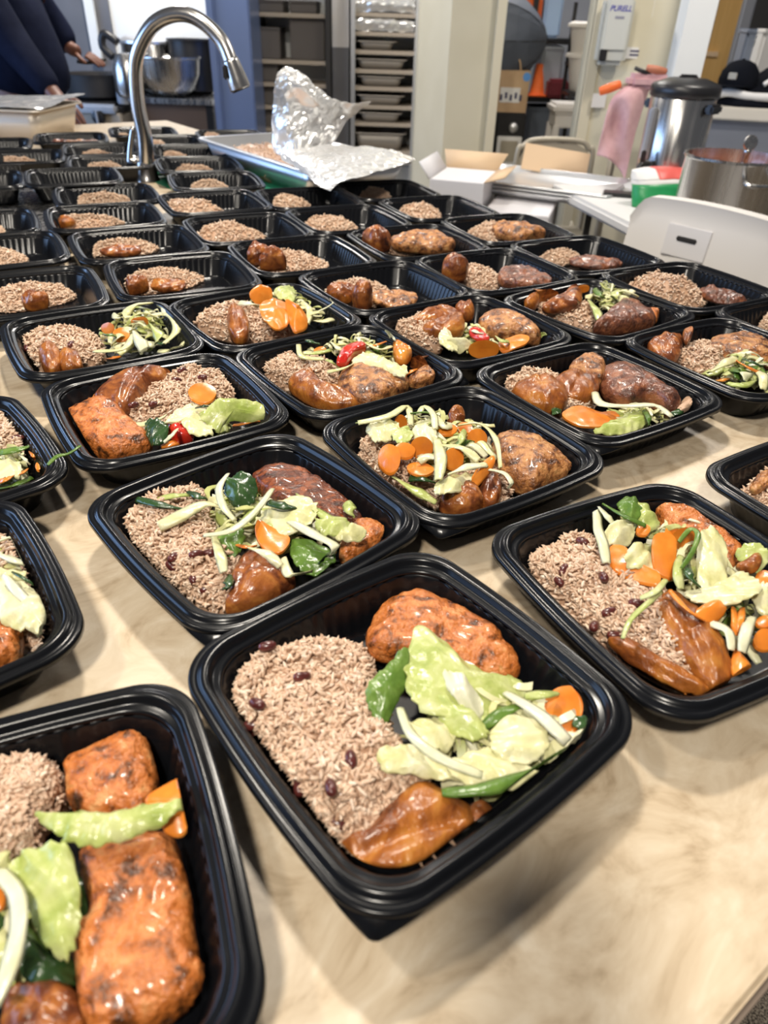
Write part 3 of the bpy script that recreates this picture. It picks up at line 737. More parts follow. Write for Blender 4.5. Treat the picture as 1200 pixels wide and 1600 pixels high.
            for i, (x, y) in enumerate(path):
                zz = z[i] if isinstance(z, (list, tuple)) else z + opt.get('arch', .006) * math.sin(math.pi * i / (n - 1)) - .002
                pw.append(P(x, y, max(.005, zz)))
            d = (pw[n // 2] - cam.location).length
            wd = wpx / sc / FPX * d
            o = ribbon_world(sp, 'shred', pw, wd, mt, .0013, opt.get('twist', rnd.uniform(-.8, .8)), opt.get('curl', .3), seed, c != 'out')
            (carrot_tag(o, sp, ncar, 'strip') if c == 'cs' else shred_tag(o, sp, mt))
        elif c == 'fill':                                 # loose salad heap: more shreds under and between the others
            _, poly, n, z0, z1 = it[:5]; opt = it[5] if len(it) > 5 else {}
            cx = sum(p[0] for p in poly) / len(poly); cy = sum(p[1] for p in poly) / len(poly)
            rr = random.Random(seed)
            bed(sp, [P(x, y, z0) for x, y in poly], z0, z1, rr, opt.get('bed', 80))
            for i in range(n):
                e = poly[rr.randrange(len(poly))]; e2 = poly[rr.randrange(len(poly))]
                f = rr.uniform(.1, .75); g = rr.uniform(.0, .6)
                bx, by = cx + (e[0] - cx) * f, cy + (e[1] - cy) * f
                bx += (e2[0] - cx) * g * .35; by += (e2[1] - cy) * g * .35
                z = z0 + (z1 - z0) * (i / max(1, n - 1)) * (1 - .6 * f)
                B = P(bx, by, z); ln = rr.uniform(.018, .05); a = rr.uniform(0, 6.28); cv = rr.uniform(-1.2, 1.2)
                pth = []
                for j in range(4):
                    s = (j / 3 - .5) * ln; aa = a + cv * (j / 3 - .5)
                    pth.append(Vector((B.x + s * math.cos(aa), B.y + s * math.sin(aa), B.z + .006 * math.sin(math.pi * j / 3) * rr.uniform(.3, 1.3))))
                pth = [sp.clamp(q, .004) for q in pth]
                mt = rr.choices(['pale', 'white', 'green', 'leaf'], [5, 3, 4, 1])[0]
                o = ribbon_world(sp, 'shred', pth, rr.uniform(*opt.get('w', (.006, .014))), mt, .0012, rr.uniform(-1, 1), .35, seed + i); shred_tag(o, sp, mt)
def far_tray(k, view, items):
    """trays farther off: heaps and pieces given by their extent in the view"""
    sp = Spot(k); ox, oy, sc = view; cnt = {}
    for it in items: cnt[it[0]] = cnt.get(it[0], 0) + 1
    done = {}
    for it in items:
        kd, x0, x1, y0, y1 = it[:5]
        cx, cy = ox + (x0 + x1) / 2 / sc, oy + (y0 + y1) / 2 / sc
        b = PZ(cx, cy, sp.c.z + .016); d = (b - cam.location).length
        el = math.asin((CAMZ - b.z) / d); f = Vector((b.x, b.y, 0)).normalized(); s = Vector((f.y, -f.x, 0))
        rx = (x1 - x0) / 2 / sc / FPX * d; hh = (y1 - y0) / sc / FPX * d
        ry = max(.02, min(.062, rx * .85))
        th = max(.014, min(.046, (hh - 2 * ry * math.sin(el) * .75) / math.cos(el)))
        z0 = .0034 if kd == 'rice' else (it[5] if len(it) > 5 else .012)
        # bottom of the image extent is the near foot of the heap
        foot = PZ(cx, oy + y1 / sc, sp.c.z + z0 + th * .2); c = foot + f * ry
        c.z = 0
        poly = []
        for i in range(10):
            a = 2 * math.pi * i / 10; j = 1 + .34 * noise.noise((i * 1.7 + .37, k * .91 + .2, done.get(kd, 0) * 5.3 + .4))
            poly.append(c + s * (rx * math.cos(a) * j) + f * (ry * math.sin(a) * j))
        if kd == 'rice':
            n = 1500 if d < 1.3 else 1100 if d < 1.75 else 700 if d < 2.1 else 450
            rice(sp, poly, n, max(th, .024), .0084 if d < 1.75 else .0095, prof=(2.3, .85))
        else:
            nm, cat, ph, mt = KIND[kd]; i = done.get(kd, 0); done[kd] = i + 1
            poly = [sp.clamp(Vector((p.x, p.y, sp.c.z + z0 + th * .4)), .004) for p in poly]
            for p in poly: p.z = 0
            rg = None
            if 'plantain' in kd:
                c_ = sum(poly, Vector((0, 0, 0))) / len(poly); rg = (c_ + (poly[1] - c_) * .8, c_ + (poly[6] - c_) * .8, .004, .005)
            o = blob_world(sp, nm, poly, sp.c.z + z0, th, mt, 2.6, .0050, rg, k * 9 + i, fine=.0016)
            if cnt[kd] > 1: ph = (['left', 'right'] if cnt[kd] == 2 else ['leftmost', 'middle', 'rightmost'])[i] + ' ' + ph
            tag(o, ph + ' in ' + sp.ref, cat)

# ------------------------------------------------------------------ food, tray by tray
exec_food = True
V1_ = (280, 860, 1.6667)
fill_tray(1, V1_, [
 ('r', [(92, 370), (140, 310), (215, 255), (300, 240), (380, 225), (470, 240), (510, 300), (540, 420), (590, 520), (660, 600), (650, 680), (560, 740), (450, 770), (360, 730), (260, 620), (170, 490), (110, 420)], 3600, .036),
 ('beans', [(203, 400), (172, 482), (193, 455), (447, 545), (300, 625), (395, 618), (415, 712), (427, 735), (320, 330), (230, 250)], .034),
 ('b', 'salmon', [(485, 205), (540, 132), (600, 110), (680, 125), (770, 178), (840, 220), (885, 280), (880, 325), (800, 330), (700, 310), (600, 280), (500, 262)], .012, .026),
 ('b', 'plantain', [(420, 765), (480, 740), (550, 660), (620, 612), (690, 625), (765, 665), (775, 715), (740, 750), (700, 795), (640, 850), (560, 877), (470, 850), (425, 805)], .010, .026, {'ridge': ((480, 770, 720, 680), .006, .005), 'label': 'large glossy fried plantain piece in the front centre tray'}),
 ('b', 'darkplantain', [(745, 680), (790, 655), (825, 680), (810, 730), (770, 750), (740, 730)], .008, .018, {'label': 'small dark plantain end in the front centre tray'}),
 ('b', 'crumb', [(690, 790), (730, 765), (760, 785), (745, 815), (705, 825)], .004, .012),
 ('b', 'crumb', [(655, 815), (690, 805), (705, 830), (680, 855), (650, 845)], .004, .012),
 ('b', 'crumb', [(620, 840), (650, 830), (660, 855), (640, 870), (618, 865)], .004, .010),
 ('fill', [(560, 300), (700, 280), (850, 340), (1000, 430), (1070, 500), (1000, 600), (850, 660), (720, 620), (590, 520)], 18, .014, .036, {'bed': 110}),
 ('cd', 1030, 415, 84, 64, .030, (.1, -.25)),
 ('cd', 1045, 465, 60, 50, .022, (.0, -.1)),
 ('l', 'green', [(615, 200), (690, 235), (740, 290), (830, 325), (885, 335), (900, 375), (830, 420), (700, 440), (605, 390), (590, 300)], .038, .005),
 ('l', 'leaf', [(592, 255), (597, 330), (565, 400), (520, 477), (500, 425), (488, 360), (540, 300)], .041, .004, {'wave': .004}),
 ('l', 'pale', [(520, 510), (600, 503), (700, 545), (760, 590), (710, 600), (600, 580), (530, 567)], .038, .002),
 ('l', 'green', [(655, 380), (720, 395), (785, 440), (800, 487), (740, 490), (680, 445)], .043, .003),
 ('l', 'pale', [(810, 470), (880, 435), (950, 450), (960, 515), (900, 550), (825, 530)], .041, .005, {'wave': .005}),
 ('l', 'pale', [(700, 560), (800, 520), (900, 560), (940, 600), (850, 620), (740, 610)], .034, .004),
 ('l', 'white', [(690, 310), (740, 330), (790, 400), (780, 440), (740, 410), (700, 360)], .046, .003),
 ('l', 'pale', [(600, 450), (680, 435), (720, 480), (690, 520), (620, 500)], .040, .004),
 ('s', 'white', [(575, 410), (605, 480), (680, 540), (790, 585)], 30, .044),
 ('s', 'white', [(850, 370), (930, 420), (980, 465), (1025, 510)], 38, .044),
 ('l', 'pale', [(1010, 480), (1080, 470), (1075, 515), (1010, 545), (950, 545), (960, 510)], .036, .003),
 ('s', 'leaf', [(685, 630), (800, 620), (950, 580), (1045, 545)], 42, .038, {'curl': .5}),
 ('s', 'leaf', [(790, 460), (840, 425), (900, 395)], 34, .040),
 ('s', 'green', [(900, 380), (950, 375), (985, 370)], 26, .040),
 ('l', 'dark', [(1030, 435), (1070, 435), (1090, 455), (1060, 470), (1030, 455)], .036, .002),
 ('s', 'green', [(830, 690), (900, 640), (960, 600)], 34, .020),
])
fill_tray(2, (120, 660, 2.1429), [
 ('r', [(125, 335), (180, 290), (240, 230), (300, 190), (400, 200), (450, 290), (480, 380), (560, 470), (560, 560), (500, 615), (400, 595), (300, 535), (200, 430)], 3000, .034),
 ('beans', [(325, 452), (318, 482), (390, 525), (435, 555), (440, 440), (400, 442)], .033),
 ('b', 'glazed', [(585, 185), (660, 150), (740, 162), (830, 215), (900, 262), (960, 320), (900, 360), (800, 330), (700, 290), (620, 240)], .014, .026),
 ('b', 'salmon', [(885, 400), (950, 330), (1000, 335), (1042, 372), (1030, 398), (950, 445), (885, 460)], .012, .020),
 ('b', 'darkplantain', [(498, 600), (525, 510), (560, 455), (600, 435), (660, 468), (722, 510), (728, 540), (650, 585), (560, 618), (505, 622)], .014, .028, {'bump': .003}),
 ('fill', [(330, 300), (450, 230), (600, 230), (800, 290), (900, 380), (800, 480), (650, 480), (480, 430)], 16, .018, .038, {'bed': 110}),
 ('l', 'leaf', [(440, 385), (550, 355), (550, 420), (490, 475), (440, 440)], .032, .004),
 ('l', 'leaf', [(735, 385), (850, 430), (855, 480), (765, 505), (715, 445)], .034, .004),
 ('c', [(605, 330), (640, 345), (712, 383), (685, 435), (630, 425), (598, 375)], .040, .002),
 ('cs', 'carrot', [(530, 408), (565, 416), (600, 412)], 16, .036),
 ('l', 'pale', [(600, 325), (680, 262), (760, 240), (805, 300), (725, 372), (650, 385)], .043, .004),
 ('l', 'dark', [(498, 205), (550, 162), (602, 200), (590, 262), (540, 282), (500, 245)], .046, .006),
 ('s', 'white', [(505, 172), (476, 220), (490, 280), (530, 328)], 27, .050),
 ('s', 'white', [(655, 222), (600, 295), (520, 360), (425, 378)], 27, .050),
 ('s', 'pale', [(275, 350), (350, 312), (430, 272), (500, 290)], 50, .042),
 ('s', 'dark', [(200, 258), (280, 275), (370, 292)], 32, .040),
 ('s', 'dark', [(378, 232), (405, 245), (432, 255)], 34, .042),
 ('s', 'green', [(270, 255), (330, 245), (400, 240)], 30, .038),
 ('s', 'dark', [(640, 268), (690, 278), (736, 285)], 42, .048),
 ('s', 'green', [(740, 242), (800, 290), (850, 325), (905, 332)], 36, .044),
 ('s', 'white', [(700, 322), (800, 378), (865, 415), (870, 468)], 40, .046),
 ('l', 'pale', [(868, 385), (920, 345), (970, 365), (945, 400), (885, 398)], .042, .003),
 ('s', 'pale', [(580, 420), (635, 438), (682, 482)], 38, .044),
 ('s', 'pale', [(690, 455), (715, 512), (795, 500)], 36, .040),
 ('s', 'pale', [(460, 380), (480, 440), (492, 502)], 38, .042),
 ('l', 'green', [(800, 330), (880, 320), (930, 345), (880, 385), (820, 370)], .042, .004),
 ('s', 'green', [(900, 270), (915, 290), (925, 315)], 44, .042),
 ('s', 'dark', [(495, 560), (505, 540), (520, 515)], 36, .036),
 ('s', 'dark', [(810, 470), (840, 455), (862, 430)], 30, .042),
])
fill_tray(3, (500, 400, 2.6087), [
 ('r', [(125, 765), (200, 715), (350, 700), (560, 740), (700, 850), (785, 950), (760, 1000), (640, 1012), (450, 985), (250, 885)], 2200, .030),
 ('b', 'chicken', [(690, 800), (722, 738), (800, 735), (900, 772), (980, 822), (1032, 875), (1010, 902), (940, 925), (880, 950), (800, 925), (720, 870)], .008, .034),
 ('b', 'darkplantain', [(488, 990), (530, 945), (600, 930), (652, 960), (662, 1010), (600, 1037), (500, 1020)], .014, .026),
 ('b', 'darkplantain', [(630, 935), (680, 885), (730, 890), (742, 960), (722, 1010), (665, 1012)], .012, .024),
 ('b', 'darkplantain', [(520, 655), (550, 635), (588, 640), (590, 660), (555, 682), (525, 675)], .022, .022),
 ('fill', [(220, 720), (330, 660), (480, 660), (650, 720), (720, 800), (660, 900), (520, 960), (380, 930)], 26, .022, .050, {'bed': 130}),
 ('s', 'dark', [(365, 905), (420, 905), (465, 925)], 48, .032),
 ('s', 'green', [(300, 900), (390, 955), (475, 1005)], 48, .030),
 ('cd', 282, 825, 46, 62, .042, (.5, -.3)), ('cd', 345, 792, 44, 32, .048), ('cd', 415, 775, 46, 44, .050, (0, -.5)), ('cd', 410, 862, 56, 26, .040),
 ('cd', 545, 822, 42, 40, .048), ('cd', 640, 745, 42, 42, .044), ('cd', 515, 705, 44, 26, .048), ('cd', 330, 680, 26, 34, .044),
 ('c', [(702, 815), (710, 850), (640, 932), (610, 920), (650, 850)], .042, .004),
 ('cd', 590, 700, 32, 22, .046),
 ('l', 'pale', [(195, 690), (300, 668), (322, 720), (245, 762), (200, 735)], .044, .005),
 ('l', 'pale', [(380, 700), (450, 690), (480, 740), (440, 770), (390, 750)], .050, .004),
 ('l', 'pale', [(480, 920), (600, 880), (635, 900), (560, 965), (475, 965)], .040, .004),
 ('l', 'green', [(290, 720), (350, 695), (380, 730), (330, 765)], .050, .004),
 ('s', 'pale', [(155, 680), (280, 652), (355, 612), (372, 690)], 34, .052),
 ('s', 'pale', [(400, 650), (425, 612), (462, 645), (470, 705)], 32, .056),
 ('s', 'pale', [(478, 750), (492, 830), (482, 912)], 52, .052),
 ('s', 'pale', [(560, 690), (650, 682), (715, 742), (735, 862)], 24, .052),
 ('s', 'white', [(690, 870), (758, 890), (806, 972)], 26, .046),
 ('s', 'pale', [(480, 770), (580, 782), (645, 835)], 42, .052),
 ('s', 'green', [(592, 712), (578, 740), (565, 770)], 34, .054),
 ('s', 'pale', [(520, 890), (600, 860), (680, 850)], 40, .048),
 ('s', 'pale', [(480, 650), (505, 690), (540, 690)], 40, .050),
 ('s', 'green', [(150, 680), (185, 678), (215, 672)], 26, .044),
 ('s', 'leaf', [(370, 640), (430, 635), (480, 650)], 14, .056),
])
fill_tray(4, (760, 700, 2.7273), [
 ('r', [(130, 475), (230, 410), (340, 352), (450, 390), (540, 480), (640, 540), (760, 620), (800, 740), (900, 900), (940, 1020), (860, 1000), (700, 920), (560, 835), (420, 745), (280, 615)], 3200, .034),
 ('beans', [(500, 550), (310, 570), (352, 660), (522, 700), (410, 400), (640, 662), (460, 760), (548, 800), (680, 830), (470, 690), (330, 520)], .033),
 ('b', 'salmon', [(708, 270), (750, 235), (830, 268), (930, 318), (1060, 400), (1150, 470), (1080, 520), (980, 500), (860, 430), (760, 345)], .012, .026),
 ('b', 'plantain', [(688, 690), (720, 640), (780, 622), (870, 680), (960, 770), (1030, 880), (1045, 970), (995, 1032), (940, 1012), (860, 920), (760, 820)], .016, .028),
 ('b', 'plantain', [(518, 812), (580, 815), (700, 880), (850, 960), (945, 1035), (880, 1035), (740, 980), (600, 895)], .018, .014, {'ridge': ((560, 835, 900, 1015), .004, .003)}),
 ('fill', [(480, 330), (650, 260), (850, 340), (1050, 420), (1200, 540), (1200, 800), (1080, 900), (900, 640), (650, 520)], 20, .016, .040, {'bed': 130}),
 ('c', [(530, 415), (600, 425), (605, 480), (725, 525), (730, 582), (620, 555), (522, 500)], .042, .003),
 ('cd', 850, 395, 62, 58, .040, (.2, -.6)), ('cd', 800, 360, 40, 34, .040),
 ('c', [(715, 372), (805, 380), (802, 530), (770, 547), (715, 500)], .048, .003, {'tilt': (0, -.3)}),
 ('cd', 668, 350, 30, 22, .046),
 ('cs', 'carrot', [(780, 605), (850, 680), (930, 735)], 30, .046),
 ('c', [(895, 690), (990, 642), (1025, 680), (985, 732), (920, 735)], .044, .004),
 ('cs', 'carrot', [(1055, 680), (1065, 740), (1062, 800)], 38, .042), ('cs', 'carrot', [(1090, 680), (1085, 730), (1075, 790)], 28, .044),
 ('c', [(1062, 855), (1105, 900), (1135, 960), (1085, 1002), (1043, 935)], .036, .004),
 ('cd', 1190, 815, 50, 46, .040), ('cd', 1185, 560, 40, 40, .040), ('cd', 1185, 740, 36, 26, .042),
 ('l', 'leaf', [(560, 215), (630, 212), (668, 272), (620, 312), (568, 275)], .048, .006),
 ('l', 'green', [(620, 225), (700, 270), (740, 330), (680, 350), (640, 300)], .046, .006),
 ('l', 'pale', [(498, 370), (560, 308), (632, 340), (605, 412), (530, 412)], .046, .003),
 ('l', 'pale', [(588, 470), (640, 395), (705, 440), (725, 500), (650, 518)], .046, .003),
 ('l', 'pale', [(905, 380), (960, 333), (1010, 368), (1028, 450), (1020, 600), (960, 612), (905, 592)], .050, .004, {'tilt': (0, -.2)}),
 ('l', 'green', [(1068, 432), (1130, 403), (1195, 430), (1205, 480), (1150, 522), (1088, 482)], .044, .005),
 ('l', 'pale', [(838, 615), (950, 590), (1100, 520), (1175, 590), (1130, 645), (1000, 655), (900, 655)], .048, .004, {'wave': .004}),
 ('l', 'pale', [(1130, 600), (1205, 580), (1215, 705), (1150, 705)], .046, .004),
 ('s', 'white', [(472, 250), (476, 340), (498, 410), (512, 490)], 48, .046),
 ('s', 'white', [(480, 250), (515, 290), (550, 335)], 30, .050),
 ('s', 'leaf', [(490, 232), (590, 290), (680, 332)], 26, .052),
 ('s', 'green', [(580, 812), (615, 730), (690, 660), (750, 610)], 24, .048),
 ('s', 'green', [(655, 640), (720, 610), (765, 560)], 30, .050),
 ('s', 'leaf', [(820, 400), (870, 345), (902, 370), (875, 450), (832, 512)], 22, .056),
 ('s', 'dark', [(850, 470), (865, 540), (912, 592)], 36, .050),
 ('s', 'green', [(830, 460), (815, 530), (830, 600)], 40, .048),
 ('s', 'white', [(1130, 720), (1105, 790), (1090, 870)], 46, .046),
 ('s', 'white', [(940, 742), (1030, 780), (1045, 862)], 42, .042),
 ('b', 'darkplantain', [(1068, 490), (1110, 465), (1150, 450), (1178, 480), (1150, 515), (1100, 515)], .040, .012, {'label': 'small dark glazed plantain bit on cabbage of the right front tray'}),
])
fill_tray(5, (0, 440, 2.5), [
 ('r', [(480, 525), (560, 450), (640, 370), (720, 340), (850, 335), (935, 400), (945, 455), (820, 500), (660, 560), (540, 565)], 2000, .034),
 ('beans', [(690, 385), (522, 482), (790, 375), (710, 347), (600, 480)], .034),
 ('b', 'darkplantain', [(368, 455), (430, 400), (500, 348), (600, 320), (652, 340), (642, 390), (580, 412), (540, 460), (480, 507), (420, 485)], .016, .032, {'bump': .002}),
 ('b', 'salmon', [(248, 532), (330, 480), (400, 455), (460, 490), (520, 560), (592, 612), (580, 640), (500, 665), (420, 675), (340, 640), (280, 592)], .010, .030),
 ('fill', [(560, 560), (700, 500), (850, 500), (1000, 520), (900, 580), (700, 620)], 8, .012, .026),
 ('cd', 790, 434, 55, 38, .046, (0, -.25)),
 ('b', 'tomato', [(650, 590), (665, 560), (710, 550), (748, 580), (752, 605), (700, 615)], .020, .018),
 ('c', [(628, 640), (680, 615), (752, 600), (745, 615), (660, 645)], .022, .002),
 ('cs', 'carrot', [(910, 562), (960, 552), (1015, 545)], 24, .024),
 ('l', 'green', [(778, 512), (860, 460), (1000, 463), (1076, 500), (1062, 532), (900, 548), (850, 588), (800, 552)], .038, .006),
 ('l', 'pale', [(640, 552), (720, 480), (800, 488), (835, 590), (755, 602), (700, 555)], .036, .005),
 ('l', 'dark', [(568, 548), (610, 530), (658, 570), (642, 620), (600, 642), (570, 595)], .034, .005),
 ('s', 'white', [(640, 628), (670, 600), (692, 575)], 20, .042),
 ('s', 'pale', [(525, 565), (590, 548), (645, 525)], 36, .032),
 ('s', 'dark', [(765, 492), (795, 485), (825, 485)], 20, .044),
])
fill_tray(6, (370, 440, 3.0769), [
 ('r', [(112, 432), (200, 365), (300, 385), (420, 400), (500, 450), (490, 515), (400, 510), (260, 495), (190, 470)], 1500, .032),
 ('b', 'plantain', [(243, 482), (290, 420), (342, 428), (372, 490), (440, 520), (560, 558), (582, 592), (480, 598), (380, 578), (290, 532)], .010, .026),
 ('b', 'chicken', [(483, 478), (560, 415), (660, 412), (770, 450), (832, 490), (780, 532), (680, 572), (600, 578), (520, 542)], .012, .028, {'label': 'large grilled chicken breast in the grilled chicken tomato tray'}),
 ('b', 'chicken', [(820, 475), (920, 420), (992, 425), (980, 462), (880, 492)], .016, .018, {'label': 'thin chicken strip in the grilled chicken tomato tray'}),
 ('b', 'darkplantain', [(915, 375), (955, 345), (988, 380), (960, 412), (918, 402)], .022, .020),
 ('fill', [(310, 350), (420, 310), (560, 330), (700, 300), (800, 380), (700, 420), (500, 400)], 11, .018, .040, {'w': (.010, .020), 'bed': 90}),
 ('s', 'dark', [(310, 268), (350, 285), (400, 300)], 26, .040),
 ('cd', 400, 326, 30, 14, .036), ('cs', 'carrot', [(640, 312), (680, 300), (715, 288)], 24, .040), ('cs', 'carrot', [(815, 450), (840, 430), (865, 420)], 24, .032),
 ('b', 'tomato', [(478, 388), (530, 315), (600, 288), (622, 318), (570, 348), (525, 392)], .034, .012),
 ('b', 'amber', [(750, 335), (765, 300), (800, 287), (840, 305), (845, 345), (815, 380), (770, 375)], .030, .018),
 ('l', 'pale', [(558, 372), (620, 345), (720, 372), (812, 410), (802, 447), (700, 425), (570, 412)], .042, .004),
 ('s', 'pale', [(435, 435), (500, 420), (562, 395)], 26, .040),
 ('s', 'white', [(762, 285), (800, 222), (822, 250)], 42, .046),
 ('s', 'pale', [(298, 300), (315, 360), (420, 372)], 32, .040),
 ('s', 'pale', [(455, 290), (490, 320), (525, 335)], 28, .040), ('s', 'pale', [(628, 300), (690, 325), (745, 310)], 26, .040), ('s', 'green', [(300, 350), (370, 345), (450, 330)], 30, .040),
 ('s', 'green', [(430, 375), (455, 385), (475, 400)], 26, .042),
])
fill_tray(7, (760, 360, 2.7273), [
 ('r', [(42, 662), (120, 608), (250, 613), (340, 640), (450, 730), (440, 770), (330, 770), (200, 725)], 1500, .030),
 ('b', 'plantain', [(108, 682), (160, 645), (230, 623), (290, 648), (347, 700), (332, 748), (260, 757), (170, 738)], .014, .030),
 ('b', 'plantain', [(288, 652), (340, 613), (430, 613), (482, 660), (440, 717), (360, 718), (310, 688)], .016, .026),
 ('b', 'darkchicken', [(470, 610), (560, 578), (640, 608), (720, 668), (800, 710), (828, 742), (790, 762), (700, 725), (600, 728), (510, 692)], .012, .032),
 ('b', 'chicken', [(353, 592), (400, 555), (450, 543), (512, 590), (490, 642), (430, 622)], .020, .026),
 ('b', 'bone', [(818, 752), (900, 708), (915, 722), (840, 768)], .022, .010),
 ('fill', [(470, 820), (560, 780), (680, 770), (780, 800), (680, 850), (540, 860)], 9, .010, .026),
 ('c', [(323, 778), (380, 745), (440, 757), (500, 775), (562, 775), (560, 802), (480, 832), (380, 822)], .030, .003),
 ('l', 'green', [(455, 855), (560, 800), (640, 757), (705, 800), (640, 852), (560, 868)], .028, .005),
 ('s', 'white', [(462, 690), (488, 738), (600, 748), (720, 745), (792, 795)], 42, .036),
 ('s', 'leaf', [(672, 765), (690, 795), (695, 830)], 24, .034),
 ('l', 'dark', [(278, 760), (300, 743), (320, 760), (312, 785), (285, 785)], .026, .002), ('l', 'dark', [(785, 775), (830, 762), (840, 772), (800, 790)], .026, .002),
])
fill_tray(8, (0, 1060, 2.857), [
 ('r', [(-160, 430), (0, 380), (90, 362), (200, 370), (285, 450), (255, 570), (190, 640), (140, 750), (20, 800), (-160, 800)], 2200, .032),
 ('b', 'salmon', [(298, 375), (420, 310), (560, 258), (640, 258), (685, 340), (705, 480), (650, 610), (430, 630), (320, 570), (298, 450)], .010, .026, {'label': 'upper orange salmon piece in the lower left salmon tray'}),
 ('b', 'salmon', [(355, 785), (520, 705), (740, 680), (805, 780), (862, 1000), (892, 1250), (932, 1320), (900, 1410), (700, 1545), (400, 1565), (325, 1250), (315, 1140), (400, 1050)], .008, .026, {'label': 'lower large orange salmon piece in the lower left salmon tray'}),
 ('b', 'darkplantain', [(30, 1390), (200, 1340), (345, 1400), (385, 1560), (250, 1680), (20, 1640)], .006, .022),
 ('l', 'dark', [(95, 1145), (250, 1230), (335, 1265), (315, 1400), (150, 1385), (80, 1260)], .020, .006, {'wave': .005}),
 ('l', 'dark', [(-60, 1040), (30, 1080), (45, 1170), (20, 1260), (-60, 1270)], .020, .005),
 ('l', 'dark', [(310, 800), (350, 850), (390, 1000), (385, 1090), (340, 1110), (310, 950)], .026, .003),
 ('fill', [(-60, 850), (100, 900), (150, 1150), (60, 1350), (-60, 1300)], 7, .010, .024),
 ('cd', -10, 985, 34, 50, .034), ('c', [(648, 545), (720, 482), (820, 438), (882, 478), (892, 550), (822, 692), (740, 682), (700, 610)], .037, .004),
 ('l', 'green', [(158, 598), (260, 603), (520, 590), (700, 560), (824, 538), (800, 605), (650, 682), (480, 742), (330, 737), (235, 680)], .044, .005, {'wave': .002}),
 ('l', 'green', [(35, 855), (120, 765), (270, 728), (325, 790), (362, 1000), (352, 1120), (300, 1252), (200, 1185), (110, 1005)], .038, .006, {'wave': .002}),
 ('s', 'white', [(-20, 850), (70, 950), (82, 1100), (40, 1300), (-30, 1460)], 68, .042),
 ('s', 'pale', [(-40, 790), (10, 800), (40, 830)], 60, .040),
])
fill_tray(9, (0, 600, 3.2), [
 ('r', [(-180, 760), (0, 730), (110, 800), (190, 900), (245, 1030), (262, 1120), (215, 1290), (120, 1290), (-180, 1150)], 2200, .030),
 ('b', 'salmon', [(-160, 1210), (20, 1178), (102, 1205), (105, 1330), (60, 1385), (-100, 1430)], .016, .022),
 ('fill', [(-60, 850), (80, 830), (180, 950), (240, 1100), (180, 1220), (0, 1150)], 8, .014, .034),
 ('s', 'white', [(-10, 785), (80, 760), (160, 792), (170, 850), (110, 892), (35, 858)], 40, .040),
 ('s', 'white', [(-10, 850), (60, 880), (135, 905)], 30, .042),
 ('s', 'dark', [(60, 938), (110, 965), (172, 1003)], 18, .044),
 ('l', 'pale', [(-30, 985), (60, 978), (180, 1025), (272, 1100), (272, 1255), (215, 1248), (100, 1225), (-10, 1165)], .040, .005, {'wave': .005}),
 ('s', 'white', [(10, 960), (90, 1040), (180, 1130)], 50, .044),
 ('l', 'pale', [(-30, 920), (60, 930), (130, 940), (90, 980), (-20, 975)], .038, .004),
])
fill_tray(10, (0, 600, 3.2), [
 ('r', [(-150, 230), (0, 158), (60, 175), (145, 240), (190, 310), (180, 380), (100, 370), (-100, 340)], 1500, .032),
 ('beans', [(98, 268), (78, 310), (105, 198)], .036),
 ('fill', [(-60, 430), (60, 380), (180, 370), (210, 430), (100, 500), (-40, 510)], 10, .012, .030),
 ('s', 'leaf', [(-30, 345), (80, 328), (208, 290)], 46, .040, {'curl': .2}),
 ('l', 'pale', [(-40, 420), (40, 368), (100, 398), (102, 452), (0, 475)], .036, .005),
 ('cs', 'carrot', [(-10, 490), (30, 475), (75, 450)], 40, .036), ('cs', 'carrot', [(155, 335), (170, 355), (182, 375)], 28, .034), ('cd', 192, 412, 16, 20, .032), ('cs', 'carrot', [(90, 455), (115, 440), (135, 425)], 24, .036),
 ('s', 'leaf', [(-10, 525), (80, 500), (160, 468)], 36, .028), ('s', 'white', [(95, 350), (125, 375), (152, 402)], 16, .038),
 ('out', 'leaf', [(238, 405), (285, 362), (345, 345), (402, 308)], 24, [.046, .050, .049, .046]),
])
fill_tray(11, (760, 700, 2.7273), [
 ('r', [(1058, 225), (1110, 165), (1180, 100), (1270, 90), (1380, 180), (1360, 300), (1200, 300)], 1200, .034),
 ('b', 'chicken', [(1125, 160), (1165, 110), (1230, 90), (1260, 130), (1200, 165), (1150, 185)], .030, .012),
])
fill_tray(12, (760, 360, 2.7273), [
 ('r', [(800, 545), (850, 500), (930, 488), (1000, 520), (1010, 590), (1000, 640), (900, 625), (830, 580)], 1000, .034),
 ('b', 'darkplantain', [(678, 482), (720, 445), (770, 468), (822, 463), (838, 500), (820, 542), (780, 562), (720, 542)], .016, .030),
 ('b', 'plantain', [(838, 440), (850, 418), (878, 418), (876, 450), (855, 478)], .040, .012),
 ('b', 'chicken', [(935, 485), (1000, 460), (1130, 458), (1210, 500), (1240, 560), (1150, 565), (1050, 545), (970, 515)], .018, .026),
 ('fill', [(960, 610), (1030, 550), (1100, 545), (1200, 600), (1240, 680), (1120, 690), (1020, 660)], 11, .018, .044, {'w': (.010, .022), 'bed': 90}),
 ('cs', 'carrot', [(1065, 555), (1110, 580), (1160, 605)], 26, .044), ('cs', 'carrot', [(980, 640), (1005, 637), (1030, 630)], 26, .034),
 ('s', 'dark', [(1085, 545), (1130, 558), (1175, 580)], 26, .046), ('s', 'leaf', [(1040, 590), (1070, 600), (1100, 615)], 34, .042),
 ('s', 'pale', [(950, 605), (1030, 560), (1080, 540)], 40, .042), ('s', 'pale', [(1150, 600), (1180, 620), (1180, 680)], 40, .042), ('s', 'green', [(1030, 650), (1090, 660), (1140, 640)], 40, .038),
])
